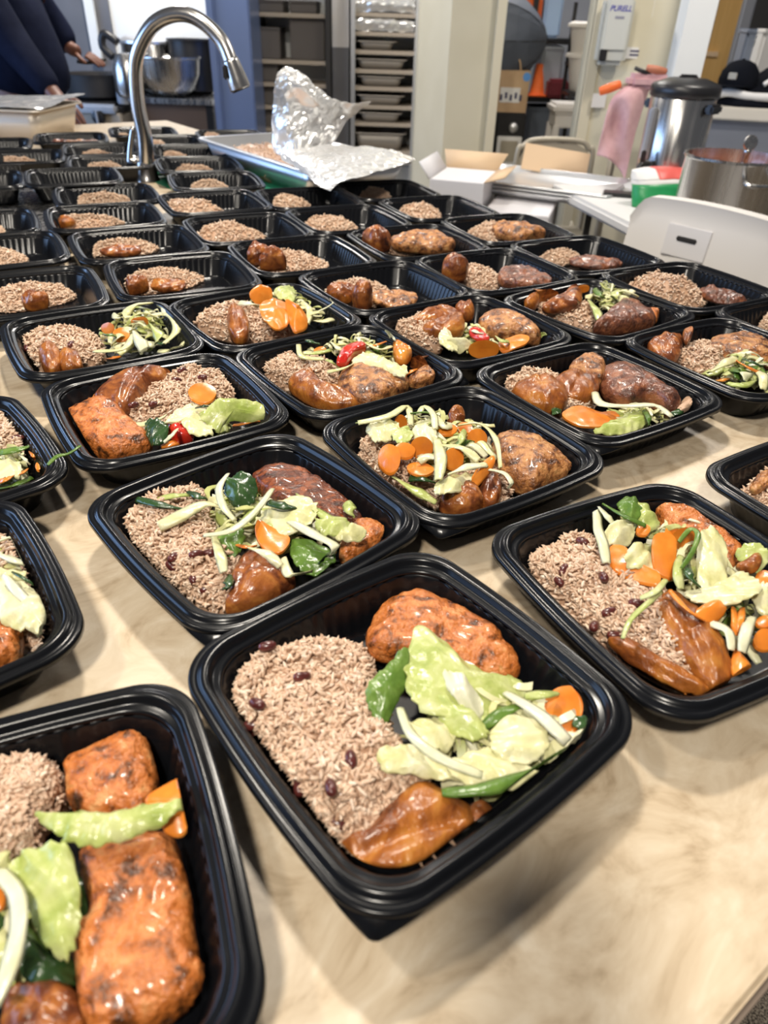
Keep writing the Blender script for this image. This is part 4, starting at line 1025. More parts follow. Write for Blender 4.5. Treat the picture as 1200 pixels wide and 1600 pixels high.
fill_tray(13, (0, 440, 2.5), [
 ('r', [(68, 242), (130, 200), (250, 188), (340, 198), (400, 230), (390, 300), (300, 320), (200, 325), (115, 320)], 1300, .032),
 ('beans', [(92, 262), (277, 245), (190, 245)], .034),
 ('b', 'plantain', [(152, 300), (170, 258), (215, 250), (240, 290), (232, 340), (180, 342)], .018, .026), ('b', 'plantain', [(232, 300), (260, 272), (300, 278), (322, 320), (290, 340), (240, 340)], .018, .022),
 ('fill', [(390, 230), (480, 170), (560, 150), (660, 170), (700, 240), (600, 270), (460, 280)], 15, .020, .050, {'w': (.010, .022), 'bed': 110}),
 ('cd', 420, 178, 26, 18, .042), ('cd', 472, 203, 34, 26, .044), ('cd', 545, 155, 34, 18, .048), ('cs', 'carrot', [(415, 302), (440, 298), (470, 292)], 20, .026),
 ('s', 'pale', [(488, 132), (525, 92), (592, 84)], 36, [.046, .054, .050]), ('s', 'white', [(532, 200), (552, 240), (570, 285)], 46, .046), ('s', 'pale', [(580, 132), (660, 128), (692, 185), (640, 242)], 34, .048),
 ('s', 'pale', [(368, 272), (480, 262), (522, 205)], 32, .044), ('s', 'leaf', [(405, 208), (430, 208), (455, 212)], 26, .046), ('s', 'white', [(630, 90), (640, 110), (640, 135)], 20, .050), ('s', 'pale', [(620, 270), (700, 270), (722, 235)], 34, .038),
 ('s', 'dark', [(610, 235), (635, 240), (650, 228)], 26, .042), ('s', 'green', [(590, 170), (620, 200), (610, 240)], 40, .046), ('s', 'white', [(440, 130), (455, 140), (465, 150)], 26, .046),
])
fill_tray(14, (370, 440, 3.0769), [
 ('r', [(-210, 190), (-100, 100), (0, 110), (100, 150), (230, 200), (280, 235), (120, 275), (-60, 245)], 1100, .032),
 ('b', 'plantain', [(-45, 160), (-20, 115), (20, 130), (55, 190), (55, 255), (0, 272), (-40, 235)], .018, .028),
 ('fill', [(20, 100), (150, 60), (280, 60), (420, 130), (460, 200), (340, 210), (120, 120)], 11, .020, .044, {'w': (.010, .020), 'bed': 100}),
 ('s', 'white', [(10, 105), (60, 105), (110, 120)], 44, .040),
 ('c', [(62, 50), (110, 18), (165, 35), (165, 90), (110, 105), (75, 85)], .050, .006), ('c', [(110, 120), (170, 78), (262, 120), (272, 165), (205, 232), (140, 192)], .046, .008, {'wave': .006}), ('c', [(235, 85), (290, 108), (332, 160), (338, 220), (280, 238), (245, 165)], .046, .008, {'wave': .006}),
 ('l', 'green', [(178, 45), (225, 22), (275, 35), (275, 90), (205, 82)], .046, .006), ('s', 'pale', [(310, 100), (350, 140), (340, 200)], 34, .040), ('s', 'pale', [(370, 190), (420, 190), (462, 180)], 40, .034), ('s', 'pale', [(310, 180), (370, 150), (420, 150)], 30, .040),
 ('s', 'white', [(375, 150), (440, 118), (497, 72)], 9, [.040, .050, .056]),
])
fill_tray(15, (500, 400, 2.6087), [
 ('r', [(292, 292), (360, 232), (460, 290), (500, 350), (470, 365), (380, 345)], 700, .030),
 ('b', 'darkplantain', [(358, 270), (420, 230), (520, 213), (572, 230), (540, 262), (450, 272)], .020, .022), ('b', 'plantain', [(420, 292), (480, 270), (572, 240), (592, 290), (560, 312), (480, 315)], .022, .022), ('b', 'darkplantain', [(550, 207), (612, 193), (628, 232), (580, 242)], .020, .026),
 ('b', 'chicken', [(643, 268), (720, 238), (820, 238), (900, 250), (942, 290), (900, 335), (820, 325), (700, 312)], .014, .030),
 ('fill', [(490, 340), (560, 310), (680, 320), (780, 330), (720, 380), (580, 380)], 8, .012, .030),
 ('l', 'pale', [(483, 330), (510, 293), (542, 330), (562, 382), (500, 368)], .036, .005), ('l', 'pale', [(520, 345), (600, 338), (612, 375), (560, 395)], .034, .005),
 ('b', 'tomato', [(608, 310), (640, 300), (690, 330), (670, 345), (630, 335)], .034, .010),
 ('cd', 668, 378, 62, 34, .034, (0, -.4)), ('c', [(728, 352), (800, 322), (852, 330), (832, 362), (750, 388)], .032, .003),
 ('s', 'green', [(905, 325), (940, 310), (972, 302)], 34, .030), ('s', 'green', [(720, 330), (745, 345), (770, 350)], 30, .036), ('s', 'white', [(605, 290), (640, 310), (680, 320)], 24, .040),
])
fill_tray(16, (760, 360, 2.7273), [
 ('r', [(170, 320), (230, 285), (330, 300), (440, 330), (490, 380), (460, 410), (340, 390), (240, 360)], 800, .026),
 ('b', 'plantain', [(153, 292), (165, 243), (212, 238), (232, 280), (212, 315), (168, 318)], .020, .024), ('b', 'darkplantain', [(240, 322), (330, 275), (370, 235), (407, 265), (402, 312), (340, 330), (270, 335)], .022, .022),
 ('cd', 415, 245, 24, 14, .040),
 ('fill', [(410, 290), (460, 250), (560, 250), (660, 250), (710, 300), (640, 330), (500, 350)], 13, .022, .048, {'w': (.010, .022), 'bed': 90}),
 ('s', 'pale', [(590, 280), (640, 250), (700, 245)], 30, .044), ('s', 'leaf', [(460, 250), (480, 270), (500, 290)], 30, .046), ('s', 'green', [(440, 300), (470, 340), (480, 380)], 34, .040),
 ('b', 'darkchicken', [(458, 408), (540, 340), (603, 298), (660, 332), (722, 382), (640, 405), (560, 418), (500, 418)], .018, .030),
 ('b', 'salmon', [(690, 345), (715, 335), (735, 355), (728, 378), (700, 372)], .016, .018, {'label': 'small orange bit beside the pointed chicken piece'}),
])
VA = (760, 360, 2.7273); VB = (350, 260, 2.6667); VC = (640, 200, 2.1429); VD = (0, 180, 3.0)
far_tray(17, VA, [('rice', 578, 895, 172, 305), ('darkchicken', 915, 1115, 245, 312)])
far_tray(18, VA, [('rice', 1110, 1290, 362, 425)])
far_tray(19, VA, [('rice', 180, 385, 70, 142), ('darkchicken', 355, 555, 118, 168)])
far_tray(20, VB, [('rice', 390, 700, 450, 575), ('plantain', 428, 555, 474, 560, .02), ('darkplantain', 537, 617, 453, 585, .02), ('chicken', 610, 805, 525, 588)])
far_tray(21, VC, [('rice', 85, 295, 445, 535), ('darkplantain', 108, 188, 415, 502, .022), ('darkchicken', 290, 465, 463, 540)])
far_tray(22, VB, [('rice', 660, 810, 288, 362), ('darkplantain', 563, 688, 230, 345, .02), ('chicken', 720, 965, 260, 358)])
far_tray(23, VC, [('rice', 172, 345, 310, 375), ('chicken', 280, 428, 312, 377)])
far_tray(24, VB, [('rice', 698, 905, 145, 220)])
far_tray(25, VB, [('rice', 532, 668, 84, 126)])
far_tray(26, VB, [('rice', 178, 345, 110, 172)])
far_tray(27, VB, [('rice', 310, 528, 194, 270)])
far_tray(28, VB, [('rice', 70, 405, 338, 448), ('darkplantain', 98, 185, 314, 395, .022), ('darkplantain', 158, 258, 328, 422, .024)])
far_tray(29, VD, [('rice', 903, 1200, 494, 602)])
far_tray(30, VD, [('rice', 738, 1005, 384, 478)])
far_tray(31, VD, [('rice', 343, 583, 344, 408)])
far_tray(32, VD, [('rice', 223, 553, 448, 522), ('plantain', 255, 348, 474, 522, .018)])
far_tray(33, VD, [('rice', 382, 722, 574, 658), ('darkplantain', 500, 652, 618, 662, .02)])
far_tray(34, VD, [('rice', 538, 942, 708, 825), ('plantain', 578, 690, 742, 832, .02), ('plantain', 718, 862, 782, 828, .02)])
far_tray(35, VD, [('rice', -60, 342, 818, 912), ('plantain', 122, 222, 818, 908, .022)])
far_tray(36, VD, [('rice', -100, 102, 656, 714)])
far_tray(37, VD, [('rice', -140, 10, 535, 565)])
far_tray(40, VD, [('rice', 0, 162, 164, 206)])
far_tray(42, VD, [('rice', 378, 522, 156, 192)])
far_tray(43, VD, [('rice', 400, 572, 212, 246)])
far_tray(44, VD, [('darkchicken', 248, 330, 118, 150), ('chicken', 310, 400, 118, 150), ('darkchicken', 385, 475, 118, 148)])
far_tray(45, VD, [('rice', 545, 610, 84, 114)])
far_tray(46, VD, [('rice', 703, 778, 114, 152)])
far_tray(47, VD, [('rice', 735, 862, 162, 205)])
far_tray(48, VD, [('rice', 808, 988, 222, 268)])
far_tray(49, VD, [('rice', 890, 1055, 296, 342)])
far_tray(50, VD, [('rice', 928, 1045, 80, 128)])
name_bits()
# ------------------------------------------------------------------ things on the counter: sink board, faucet, pans, foil
sink = empty('sink_drainboard', UV(.20, 1.98, CT), UA)
tag(sink, 'stainless steel sink drainboard under the empty trays at left', 'sink')
box('deck', (0, 0, .0018), (.52, .74, .0036), M['steel'], sink, bev=.001)
for s in (-1, 1):
    box('raised_lip', (s * .255, 0, .0025), (.012, .74, .005), M['steel'], sink, bev=.001)
    box('raised_lip', (0, s * .365, .0025), (.50, .012, .005), M['steel'], sink, bev=.001)

FX = PZ(231, 283, CT)
fa = empty('kitchen_faucet', FX); tag(fa, 'tall brushed nickel gooseneck faucet with pull-down spray head', 'faucet')
lathe('base', [(.034, 0), (.034, .006), (.030, .012), (.029, .03), (.026, .05)], M['nickel'], fa)
def loc(p): return Vector(p) - FX
Yf = FX.y
sp_pts = [(231, 262), (226, 215), (216, 165), (212, 110), (218, 75), (240, 38), (275, 22), (310, 30), (345, 62), (362, 100)]
path = [loc(PY(x, y, Yf - .012 * i)) for i, (x, y) in enumerate(sp_pts)]
path[0] = Vector((0, 0, .03))
tube('spout', path, [.0235, .0205, .0185, .0175, .0172, .0170, .0168, .0168, .0168, .0172], M['nickel'], fa, 18, 48)
tube('spray_head', [loc(PY(x, y, Yf - .12)) for x, y in [(359, 92), (366, 110), (372, 128), (376, 139)]], [.0185, .0215, .0245, .0255], M['nickel'], fa, 18, 10)
tube('spray_nozzle', [loc(PY(x, y, Yf - .12)) for x, y in [(375, 136), (377, 141)]], [.0225, .0215], M['blackpl'], fa, 18)
box('spray_button', loc(PY(352, 113, Yf - .135)), (.010, .012, .030), M['blackpl'], fa, bev=.003)
hd = tube('handle_pivot', [loc(PY(222, 255, Yf)), loc(PY(200, 250, Yf - .02))], [.016, .013], M['nickel'], fa, 14)
tube('lever', [loc(PY(203, 258, Yf - .02)), loc(PY(204, 230, Yf - .02)), loc(PY(208, 198, Yf - .02))], [.0085, .0075, .006], M['nickel'], fa, 12, 8)

# green cutting board with the open foil pan of rice
gb = empty('cutting_mat', UV(1.03, 2.05, CT), UA); tag(gb, 'thin green plastic cutting mat under the foil covered pan', 'cutting mat')
box('mat_sheet', (0, 0, .0009), (.54, .62, .0018), M['greenmat'], gb, bev=.0006)

def deep_pan(name, c, rz, lx, ly, h, flare, mt, label, cat='pan'):
    root = empty(name, c, rz); tag(root, label, cat)
    def rr(ax, ay, z, r=.035, n=8):
        o = []
        for qx, qy, a0 in ((1, 1, 0), (-1, 1, 90), (-1, -1, 180), (1, -1, 270)):
            for i in range(n + 1):
                t = R(a0 + 90 * i / n); o.append((qx * (ax - r) + r * math.cos(t), qy * (ay - r) + r * math.sin(t), z))
        return o
    a, b = lx / 2, ly / 2
    loft('pan_wall', [rr(a - flare, b - flare, 0), rr(a - .001, b - .001, h), rr(a - .003, b - .003, h), rr(a - flare - .002, b - flare - .002, .002)], mt, root, cap=True)
    loft('pan_rim', [rr(a - .003, b - .003, h - .001), rr(a + .012, b + .012, h), rr(a + .014, b + .014, h - .004), rr(a + .012, b + .012, h - .005), rr(a - .002, b - .002, h - .005)], mt, root, closed=True)
    return root
PC = UV(1.165, 1.985, CT + .0020)
deep_pan('foil_pan', PC, UA, .32, .64, .070, .026, M['alu'], 'large aluminium catering pan of rice half covered by crumpled foil')
class Dummy: pass
dm = Dummy(); dm.k = 77; dm.c = PC; dm.ref = 'pan'; dm.clamp = lambda p, pad=0: Vector(p)
rice(dm, [PC + EU * x + EV * y for x, y in [(-.12, -.10), (.12, -.10), (.125, .1), (.12, .26), (0, .265), (-.12, .26), (-.125, .1)]], 900, .056, .009, 'heap of brown rice in the open end of the aluminium pan', prof=(9, .5))

def foil_sheet(name, P, nu, nv, amp, seed, mt, parent, sc=16):
    """crumpled sheet through a grid of control points"""
    P = [[Vector(p) for p in row] for row in P]
    rows = [catmull(r_, nu) for r_ in P]; cols = [catmull([rows[j][i] for j in range(len(rows))], nv) for i in range(nu)]
    vs, fs = [], []
    for i in range(nu):
        for j in range(nv):
            p = cols[i][j]; q = p * sc + Vector((seed, seed * 2, 0))
            d = noise.voronoi(q)[0]; e = noise.voronoi(q * 2.3)[0]
            k = (d[1] - d[0]) * amp + (e[1] - e[0]) * amp * .5
            n = noise.noise_vector(q * .7)
            vs.append(p + Vector((n.x, n.y, n.z)) * amp * .8 + Vector((.3, -.6, .7)) * k)
    for i in range(nu - 1):
        for j in range(nv - 1): fs.append((i * nv + j, (i + 1) * nv + j, (i + 1) * nv + j + 1, i * nv + j + 1))
    o = mesh(name, vs, fs, mt, parent, smooth=False)
    md = o.modifiers.new('thickness', 'SOLIDIFY'); md.thickness = .0008
    return o
fo = empty('crumpled_foil', PC + Vector((0, 0, .074))); tag(fo, 'sheet of crumpled aluminium foil peeled up from the catering pan', 'foil')
def fl(px, py, Y): return PY(px, py, Y) - fo.location
foil_sheet('foil_flap', [
  [fl(428, 240, 2.28), fl(424, 200, 2.28), fl(428, 150, 2.26), fl(432, 118, 2.24), fl(446, 103, 2.26)],
  [fl(455, 245, 2.22), fl(452, 200, 2.24), fl(455, 160, 2.24), fl(462, 135, 2.22), fl(478, 118, 2.24)],
  [fl(485, 245, 2.22), fl(490, 205, 2.26), fl(492, 175, 2.26), fl(492, 155, 2.24), fl(494, 138, 2.26)],
  [fl(505, 245, 2.26), fl(515, 215, 2.3), fl(522, 190, 2.3), fl(528, 172, 2.3), fl(532, 160, 2.3)],
  [fl(512, 235, 2.34), fl(530, 208, 2.34), fl(548, 186, 2.34), fl(565, 172, 2.34), fl(578, 160, 2.32)]], 46, 46, .011, 3, M['foil'], fo, 30)
def fz(px, py, z): return PZ(px, py, z) - fo.location
foil_sheet('foil_cover', [
  [fz(436, 238, .995), fz(462, 254, .993), fz(490, 270, .99), fz(522, 286, .985)],
  [fz(465, 232, 1.004), fz(495, 246, 1.002), fz(522, 260, 1.0), fz(550, 280, .992)],
  [fz(508, 228, 1.004), fz(540, 238, 1.006), fz(565, 250, 1.004), fz(588, 270, .994)],
  [fz(556, 229, 1.0), fz(588, 234, 1.006), fz(612, 242, 1.004), fz(632, 256, .995)],
  [fz(588, 231, .99), fz(612, 235, .995), fz(634, 241, .995), fz(648, 250, .985)]], 56, 56, .0055, 9, M['foil'], fo, 36)
foil_sheet('foil_skirt', [
  [fz(436, 236, .997), fz(462, 253, .994), fz(492, 270, .991), fz(530, 288, .985)],
  [fl(440, 250, PZ(446, 243, .99).y - .03), fl(470, 268, PZ(470, 258, .99).y - .03), fl(492, 288, PZ(498, 274, .99).y - .03), fl(515, 299, PZ(530, 288, .985).y - .01)]], 34, 14, .006, 5, M['foil'], fo, 30)

# deep foil pan at the far left
deep_pan('deep_foil_pan', (-1.50, 2.93, CT), R(-4), .56, .34, .095, .02, mat('matte_alu', (.70, .64, .56), .45, .6), 'deep aluminium pan with white foil rim at left edge before the cook')
lidf = empty('foil_sheet', (-1.50, 2.93, CT + .097)); tag(lidf, 'flat sheet of foil lying over the deep pan at left', 'foil')
def ll(x, y, z): return Vector((x, y, z))
foil_sheet('foil_top', [[ll(-.30, -.18, 0), ll(0, -.185, .006), ll(.29, -.18, 0)], [ll(-.30, 0, .012), ll(0, 0, .010), ll(.30, 0, .014)], [ll(-.30, .18, 0), ll(0, .18, .006), ll(.31, .17, .02)]], 30, 20, .006, 4, M['foil'], lidf, 25)

# ------------------------------------------------------------------ kitchen line behind
ST = 4.62
st = empty('stove', (-1.90, ST + .30, 0)); tag(st, 'beige fronted stove with black knob beside the cook', 'stove')
box('stove_body', (-.10, 0, .40), (.82, .60, .80), M['beigestove'], st, bev=.008)
box('cooktop', (-.10, .02, .815), (.84, .60, .03), M['black'], st, bev=.005)
q = PY(148, 155, ST); box('front_rail', (-.10, -.32, .825), (.80, .05, .045), M['alu'], st, bev=.012)
for px in (155,):
    q = PY(px, 183, ST - .02) - Vector(st.location)
    kn = lathe('knob', [(.038, 0), (.040, .012), (.032, .030), (.012, .034)], M['blackpl'], st, q, 20, (R(90), 0, 0))
    box('knob_grip', (q.x, q.y - .036, q.z), (.012, .012, .066), M['alu'], st, bev=.003)
box('pan_grate', (-.10, -.02, .838), (.70, .44, .016), M['black'], st, bev=.003)
pb = empty('prep_table', (-1.325, ST + .36, 0)); tag(pb, 'dark prep table with steel top under the bowls behind the faucet', 'table')
box('top', (0, 0, .862), (.49, .55, .03), M['steel'], pb, bev=.005)
box('apron', (0, -.20, .72), (.47, .03, .24), mat('brown_panel', (.13, .085, .06), .5), pb)
for sx in (-1, 1):
    for sy in (-1, 1): box('leg', (sx * .22, sy * .22, .42), (.04, .04, .85), M['black'], pb)
def bowl(name, c, r, h, mt, label, cat, prof=None):
    root = empty(name, c); tag(root, label, cat)
    p = prof or [(r * .5, 0), (r * .78, h * .18), (r * .95, h * .55), (r, h), (r * 1.05, h), (r * 1.05, h * .97), (r * .98, h * .93), (r * .90, h * .5), (r * .72, h * .2), (r * .45, .006)]
    lathe('bowl', p, mt, root); return root
b1 = PY(268, 150, ST + .22)
bowl('mixing_bowl', (b1.x, ST + .22, .878), .185, .20, M['steel'], 'wide stainless steel mixing bowl behind the faucet', 'bowl')
b2 = PY(236, 120, ST + .42)
cp = empty('stock_pot', (b2.x - .02, ST + .48, .878)); tag(cp, 'steel cooking pot with bright lid behind the faucet arc', 'pot')
lathe('pot_body', [(.12, 0), (.145, .02), (.15, .24), (.155, .245), (.155, .25)], M['steel'], cp)
lathe('lid', [(.158, .25), (.158, .262), (.12, .285), (.03, .295), (.02, .31), (.03, .325), (.001, .33)], M['alu'], cp)
b3 = PY(203, 110, ST + .1)
kt = empty('kettle', (b3.x - .02, ST + .12, .878)); tag(kt, 'black handled steel pitcher left of the cooking pot', 'kettle')
lathe('kettle_body', [(.075, 0), (.085, .03), (.082, .14), (.06, .20), (.055, .21), (.002, .213)], M['steel'], kt)
tube('handle', [(-.07, 0, .19), (-.12, 0, .24), (-.10, 0, .30), (-.03, 0, .26)], .022, M['blackpl'], kt, 12, 14)
b4 = PY(295, 75, ST + .4)
sk = empty('black_saucepan', (b4.x, ST + .44, .878)); tag(sk, 'black saucepan stacked beyond the mixing bowl', 'saucepan')
lathe('pan_body', [(.10, 0), (.13, .02), (.13, .27), (.137, .275), (.137, .28), (.12, .28), (.115, .20)], M['black'], sk)
box('handle', (.16, -.04, .265), (.10, .03, .025), M['blackpl'], sk, bev=.006)
sq = PY(176, 110, ST); bt = empty('squeeze_bottle', (sq.x, ST + .1, .84)); tag(bt, 'clear squeeze bottle with yellow cap on the stove edge', 'bottle')
lathe('bottle_body', [(.03, 0), (.034, .01), (.034, .15), (.02, .17), (.02, .18)], M['clear'], bt)
lathe('cap', [(.022, .178), (.024, .19), (.022, .205), (.006, .235), (.003, .24)], M['yellow'], bt)
sk2 = empty('skillet', (PY(150, 130, ST).x - .10, ST + .28, .846)); tag(sk2, 'dark roasting pan on the stove beside the cook', 'pan')
lathe('pan_body', [(.14, 0), (.17, .02), (.18, .13), (.185, .13), (.175, .125), (.165, .02), (.13, .008)], M['base'], sk2)
box('handle', (.2, -.1, .12), (.12, .03, .018), M['blackpl'], sk2, bev=.005)

# steel upright, shelving cabinet, grey strip and sheet pan rack
YC = 4.62
x0, x1_ = PY(327, 60, YC).x, PY(393, 60, YC).x
rf = empty('steel_cabinet', ((x0 + x1_) / 2, YC + .17, 0)); tag(rf, 'tall stainless steel cabinet side reflecting blue daylight right of the faucet', 'cabinet')
box('side_panel', (.012, 0, 1.05), (x1_ - x0 - .03, .33, 2.1), M['bluelit_steel'], rf, bev=.01)
box('door_edge', (-(x1_ - x0) / 2 + .02, -.172, 1.05), (.045, .03, 2.08), M['bluelit_steel'], rf, bev=.01)
YR = 5.0
def shelf_unit(name, pxl, pxr, rows, label, posts, depth, mpost, mback, tint):
    xl, xr = PY(pxl, 60, YR).x, PY(pxr, 60, YR).x; xm = (xl + xr) / 2
    root = empty(name, (xm, YR + depth / 2, 0)); tag(root, label, 'rack')
    w_ = xr - xl
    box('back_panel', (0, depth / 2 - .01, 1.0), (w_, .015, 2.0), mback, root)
    for sx in (-1, 1):
        box('side_panel', (sx * (w_ / 2 - .01), .06, 1.0), (.012, depth - .12, 2.0), mback, root)
        for sy in (-1, 1):
            box('post', (sx * (w_ / 2 - posts / 2), sy * (depth / 2 - .02), 1.0), (posts, .035, 2.0), mpost, root, bev=.004)
    for y in rows:
        z = PY((pxl + pxr) / 2, y, YR).z
        box('shelf', (0, 0, z), (w_ - .03, depth - .05, .022), tint, root, bev=.003)
    return xm, w_
xm1, w1 = shelf_unit('shelving_cabinet', 398, 516, [24, 98, 134, 170, 205], 'dark shelving cabinet with beige shelves behind the foil flap', .03, .55, M['base'], M['dim'], M['shelf'])
xm2, w2 = shelf_unit('sheet_pan_rack', 548, 655, [24, 54, 83, 113, 140, 169, 196, 240], 'tall sheet pan rack of foil covered pans left of the cream pier', .026, .55, M['alu'], M['dim'], M['shelf'])
gx = PY(532, 60, YR + .1).x
struct(box('trim_5', (gx, YR + .12, 1.62), (.10, .04, .96), M['plastic'])); struct(box('trim_6', (gx, YR + .12, .57), (.10, .05, 1.14), M['steelwall']))
# what stands on the shelves
wd = ['top', 'second', 'third', 'fourth', 'fifth', 'sixth', 'seventh', 'lowest']
for i, (y, wpx, hpx, kind) in enumerate([(24, 78, 17, 'f'), (54, 78, 17, 'f'), (83, 46, 12, 'p'), (113, 62, 14, 'p'), (140, 56, 14, 'p'), (169, 58, 14, 'p'), (196, 54, 14, 'p'), (240, 66, 26, 'p')]):
    z = PY(600, y, YR).z + .0115; wm = wpx / FPX * YR * 1.05; hm = hpx / FPX * YR * .85
    if kind == 'f':
        o = empty('foil_covered_pan', (xm2 - .01, YR + .20, z)); tag(o, 'foil covered pan on the %s shelf of the sheet pan rack' % wd[i], 'pan')
        foil_sheet('foil_wrap', [[ll(-wm / 2, -.16, 0), ll(0, -.17, .004), ll(wm / 2, -.16, 0)], [ll(-wm / 2 + .01, -.15, hm), ll(0, -.15, hm * 1.05), ll(wm / 2 - .01, -.15, hm * .9)], [ll(-wm / 2, .15, hm), ll(0, .15, hm), ll(wm / 2, .15, hm)]], 24, 24, .010, i * 7, M['foil'], o, 30)
        box('pan_base', (0, 0, hm * .35), (wm * .9, .28, hm * .6), M['alu'], o, bev=.01)
    else:
        deep_pan('foil_tray', (xm2 - .02 - (.03 if i == 2 else 0), YR + .18, z), 0, wm, .30, hm, .025, mat('tray_metal_%d' % i, (.42, .38, .33), .5, .5), 'shallow metal tray on the %s shelf of the sheet pan rack' % wd[i], 'tray')
for i, (y, x0p, x1p, h) in enumerate([(24, 402, 440, .05), (24, 450, 492, .05), (98, 404, 436, .15), (98, 452, 505, .20), (134, 404, 432, .08), (170, 404, 430, .08), (205, 404, 436, .08)]):
    z = PY(450, y, YR).z + .0115; xa_, xb_ = PY(x0p, y, YR).x, PY(x1p, y, YR).x
    o = empty('storage_bin', ((xa_ + xb_) / 2, YR + .22, z)); tag(o, 'dim brown bin on the %s shelf of the dark cabinet' % ['top left', 'top right', 'second left', 'second right', 'third', 'fourth', 'lowest'][i], 'bin')
    mt = mat('bin_brown_%d' % i, (.13, .115, .105), .6)
    box('bin_body', (0, 0, h / 2), (xb_ - xa_, .3, h), mt, o, bev=.006); box('bin_lid', (0, 0, h + .004), (xb_ - xa_ + .01, .31, .012), mt, o, bev=.003)

# ------------------------------------------------------------------ doorway store room
ws = empty('wire_shelf', (1.22, 5.60, 0)); tag(ws, 'black metal shelf unit inside the doorway', 'shelf')
for z in (.42, .88, 1.20, 1.72):
    box('shelf', (0, 0, z), (.82, .40, .03), M['black'], ws)
for sx in (-.39, .17, .39):
    for sy in (-.18, .18): box('post', (sx, sy, .95), (.03, .03, 1.9), M['black'], ws)
def tub(c, r, h, label, name='white_tub'):
    o = empty(name, c); tag(o, label, 'tub')
    lathe('tub_body', [(r * .72, 0), (r * .78, .01), (r * .98, h * .82), (r, h * .85)], M['plastic'], o)
    lathe('lid', [(r * 1.0, h * .85), (r * 1.12, h * .86), (r * 1.12, h * .94), (r * .9, h), (.001, h)], M['plastic'], o)
YT = 5.0
for (px, py, lab) in [(921, 98, 'upper white lidded tub at the doorway jamb'), (917, 143, 'lower white lidded tub at the doorway jamb')]:
    p = PY(px, py, YT); tub((p.x, YT, p.z), .14, .20, lab)
tbs = empty('tub_stand', (PY(917, 143, YT).x, YT, 0)); tag(tbs, 'narrow dark stand carrying the white tubs', 'stand')
zt = PY(917, 143, YT).z
box('stand_shelf', (0, 0, zt - .012), (.26, .26, .02), M['black'], tbs); box('stand_shelf', (0, .10, PY(921, 98, YT).z - .010), (.26, .10, .016), M['black'], tbs)
for sx in (-.12, .12):
    box('post', (sx, .12, .7), (.02, .02, 1.4), M['black'], tbs); box('post', (sx, -.11, zt / 2), (.02, .02, zt), M['black'], tbs)
sl = empty('white_stool', (PY(893, 180, 4.75).x, 4.75, 0)); tag(sl, 'small white plastic stool standing in the doorway', 'stool')
zs = PY(893, 168, 4.75).z
box('seat', (0, 0, zs), (.26, .26, .05), M['plastic'], sl, bev=.015)
box('apron', (0, 0, zs - .06), (.22, .22, .07), M['plastic'], sl, bev=.006)
for sx in (-1, 1):
    for sy in (-1, 1): box('leg', (sx * .10, sy * .10, zs / 2 - .04), (.035, .035, zs - .08), M['plastic'], sl, bev=.006)
um = empty('umbrella', PY(782, 62, 4.95)); tag(um, 'half open dark grey umbrella hanging in the doorway', 'umbrella')
vs, fs = [], []
n = 8
tip = Vector((.30, -.05, -.04))
for j in range(7):
    t = j / 6
    for i in range(n * 4):
        a = 2 * math.pi * i / (n * 4); rr_ = .27 * math.sin(t * 1.45) / math.sin(1.45) * (1 - .10 * t * abs(math.sin(a * n / 2)) )
        vs.append(Vector((.27 - .40 * t ** 1.6, rr_ * math.cos(a), rr_ * math.sin(a))))
m_ = n * 4
for j in range(6):
    for i in range(m_): fs.append((j * m_ + i, j * m_ + (i + 1) % m_, (j + 1) * m_ + (i + 1) % m_, (j + 1) * m_ + i))
cn = mesh('canopy', vs, fs, M['umbrella'], um, smooth=False); cn.modifiers.new('thickness', 'SOLIDIFY').thickness = .002
for i in range(n):
    a = 2 * math.pi * (i + .0) / n
    tube('rib', [(.27 - .40 * t ** 1.6, .268 * math.sin(t * 1.45) / math.sin(1.45) * math.cos(a), .268 * math.sin(t * 1.45) / math.sin(1.45) * math.sin(a)) for t in np.linspace(0.02, 1, 7)], .004, M['black'], um, 6)
tube('shaft', [(.31, 0, 0), (-.42, 0, 0)], .008, M['black'], um, 8)
def bagbox(name, px0, px1, py0, py1, Y, dep, mt, label, cat, **kw):
    a, b = PY(px0, (py0 + py1) / 2, Y), PY(px1, (py0 + py1) / 2, Y); zt_, zb = PY((px0 + px1) / 2, py0, Y).z, PY((px0 + px1) / 2, py1, Y).z
    root = empty(name, ((a.x + b.x) / 2, Y + dep / 2, zb)); tag(root, label, cat); return root, b.x - a.x, zt_ - zb
hb, w_, h_ = bagbox('heater', 774, 820, 176, 240, 4.75, .25, None, 'black cabinet with a white framed grille inside the doorway', 'heater')
z_h = hb.location.z; hb.location.z = 0; H_ = z_h + h_
box('heater_body', (0, 0, H_ / 2), (w_, .25, H_), M['black'], hb, bev=.01)
fr = box('grille_frame', (.0, -.13, H_ - .20), (.145, .02, .155), M['paper'], hb, bev=.004); box('grille', (0, -.012, 0), (.10, .01, .11), M['beige'], fr)
lathe('dial', [(.026, 0), (.028, .01), (.02, .02), (.001, .022)], M['alu'], hb, (.015, -.125, H_ - .075), 18, (R(90), 0, 0))
pbg, w_, h_ = bagbox('paper_bag', 775, 826, 109, 175, 4.75, .16, None, 'brown paper bag with printed front on the black cabinet', 'bag')
pbg.location.z = H_
bm_ = M['cardb']
box('bag_body', (0, 0, h_ / 2), (w_, .14, h_), bm_, pbg)
box('front_print', (-.01, -.0715, h_ * .42), (w_ * .62, .002, h_ * .36), M['paper'], pbg)
for i in range(5): box('print_mark', (-.06 + i * .028, -.073, h_ * (.36 + .05 * (i % 2))), (.014, .002, .03), M['ink'], pbg)
tube('handle', [(-.06, -.05, h_), (-.04, -.05, h_ + .055), (.02, -.05, h_ + .055), (.04, -.05, h_)], .005, bm_, pbg, 8, 14)
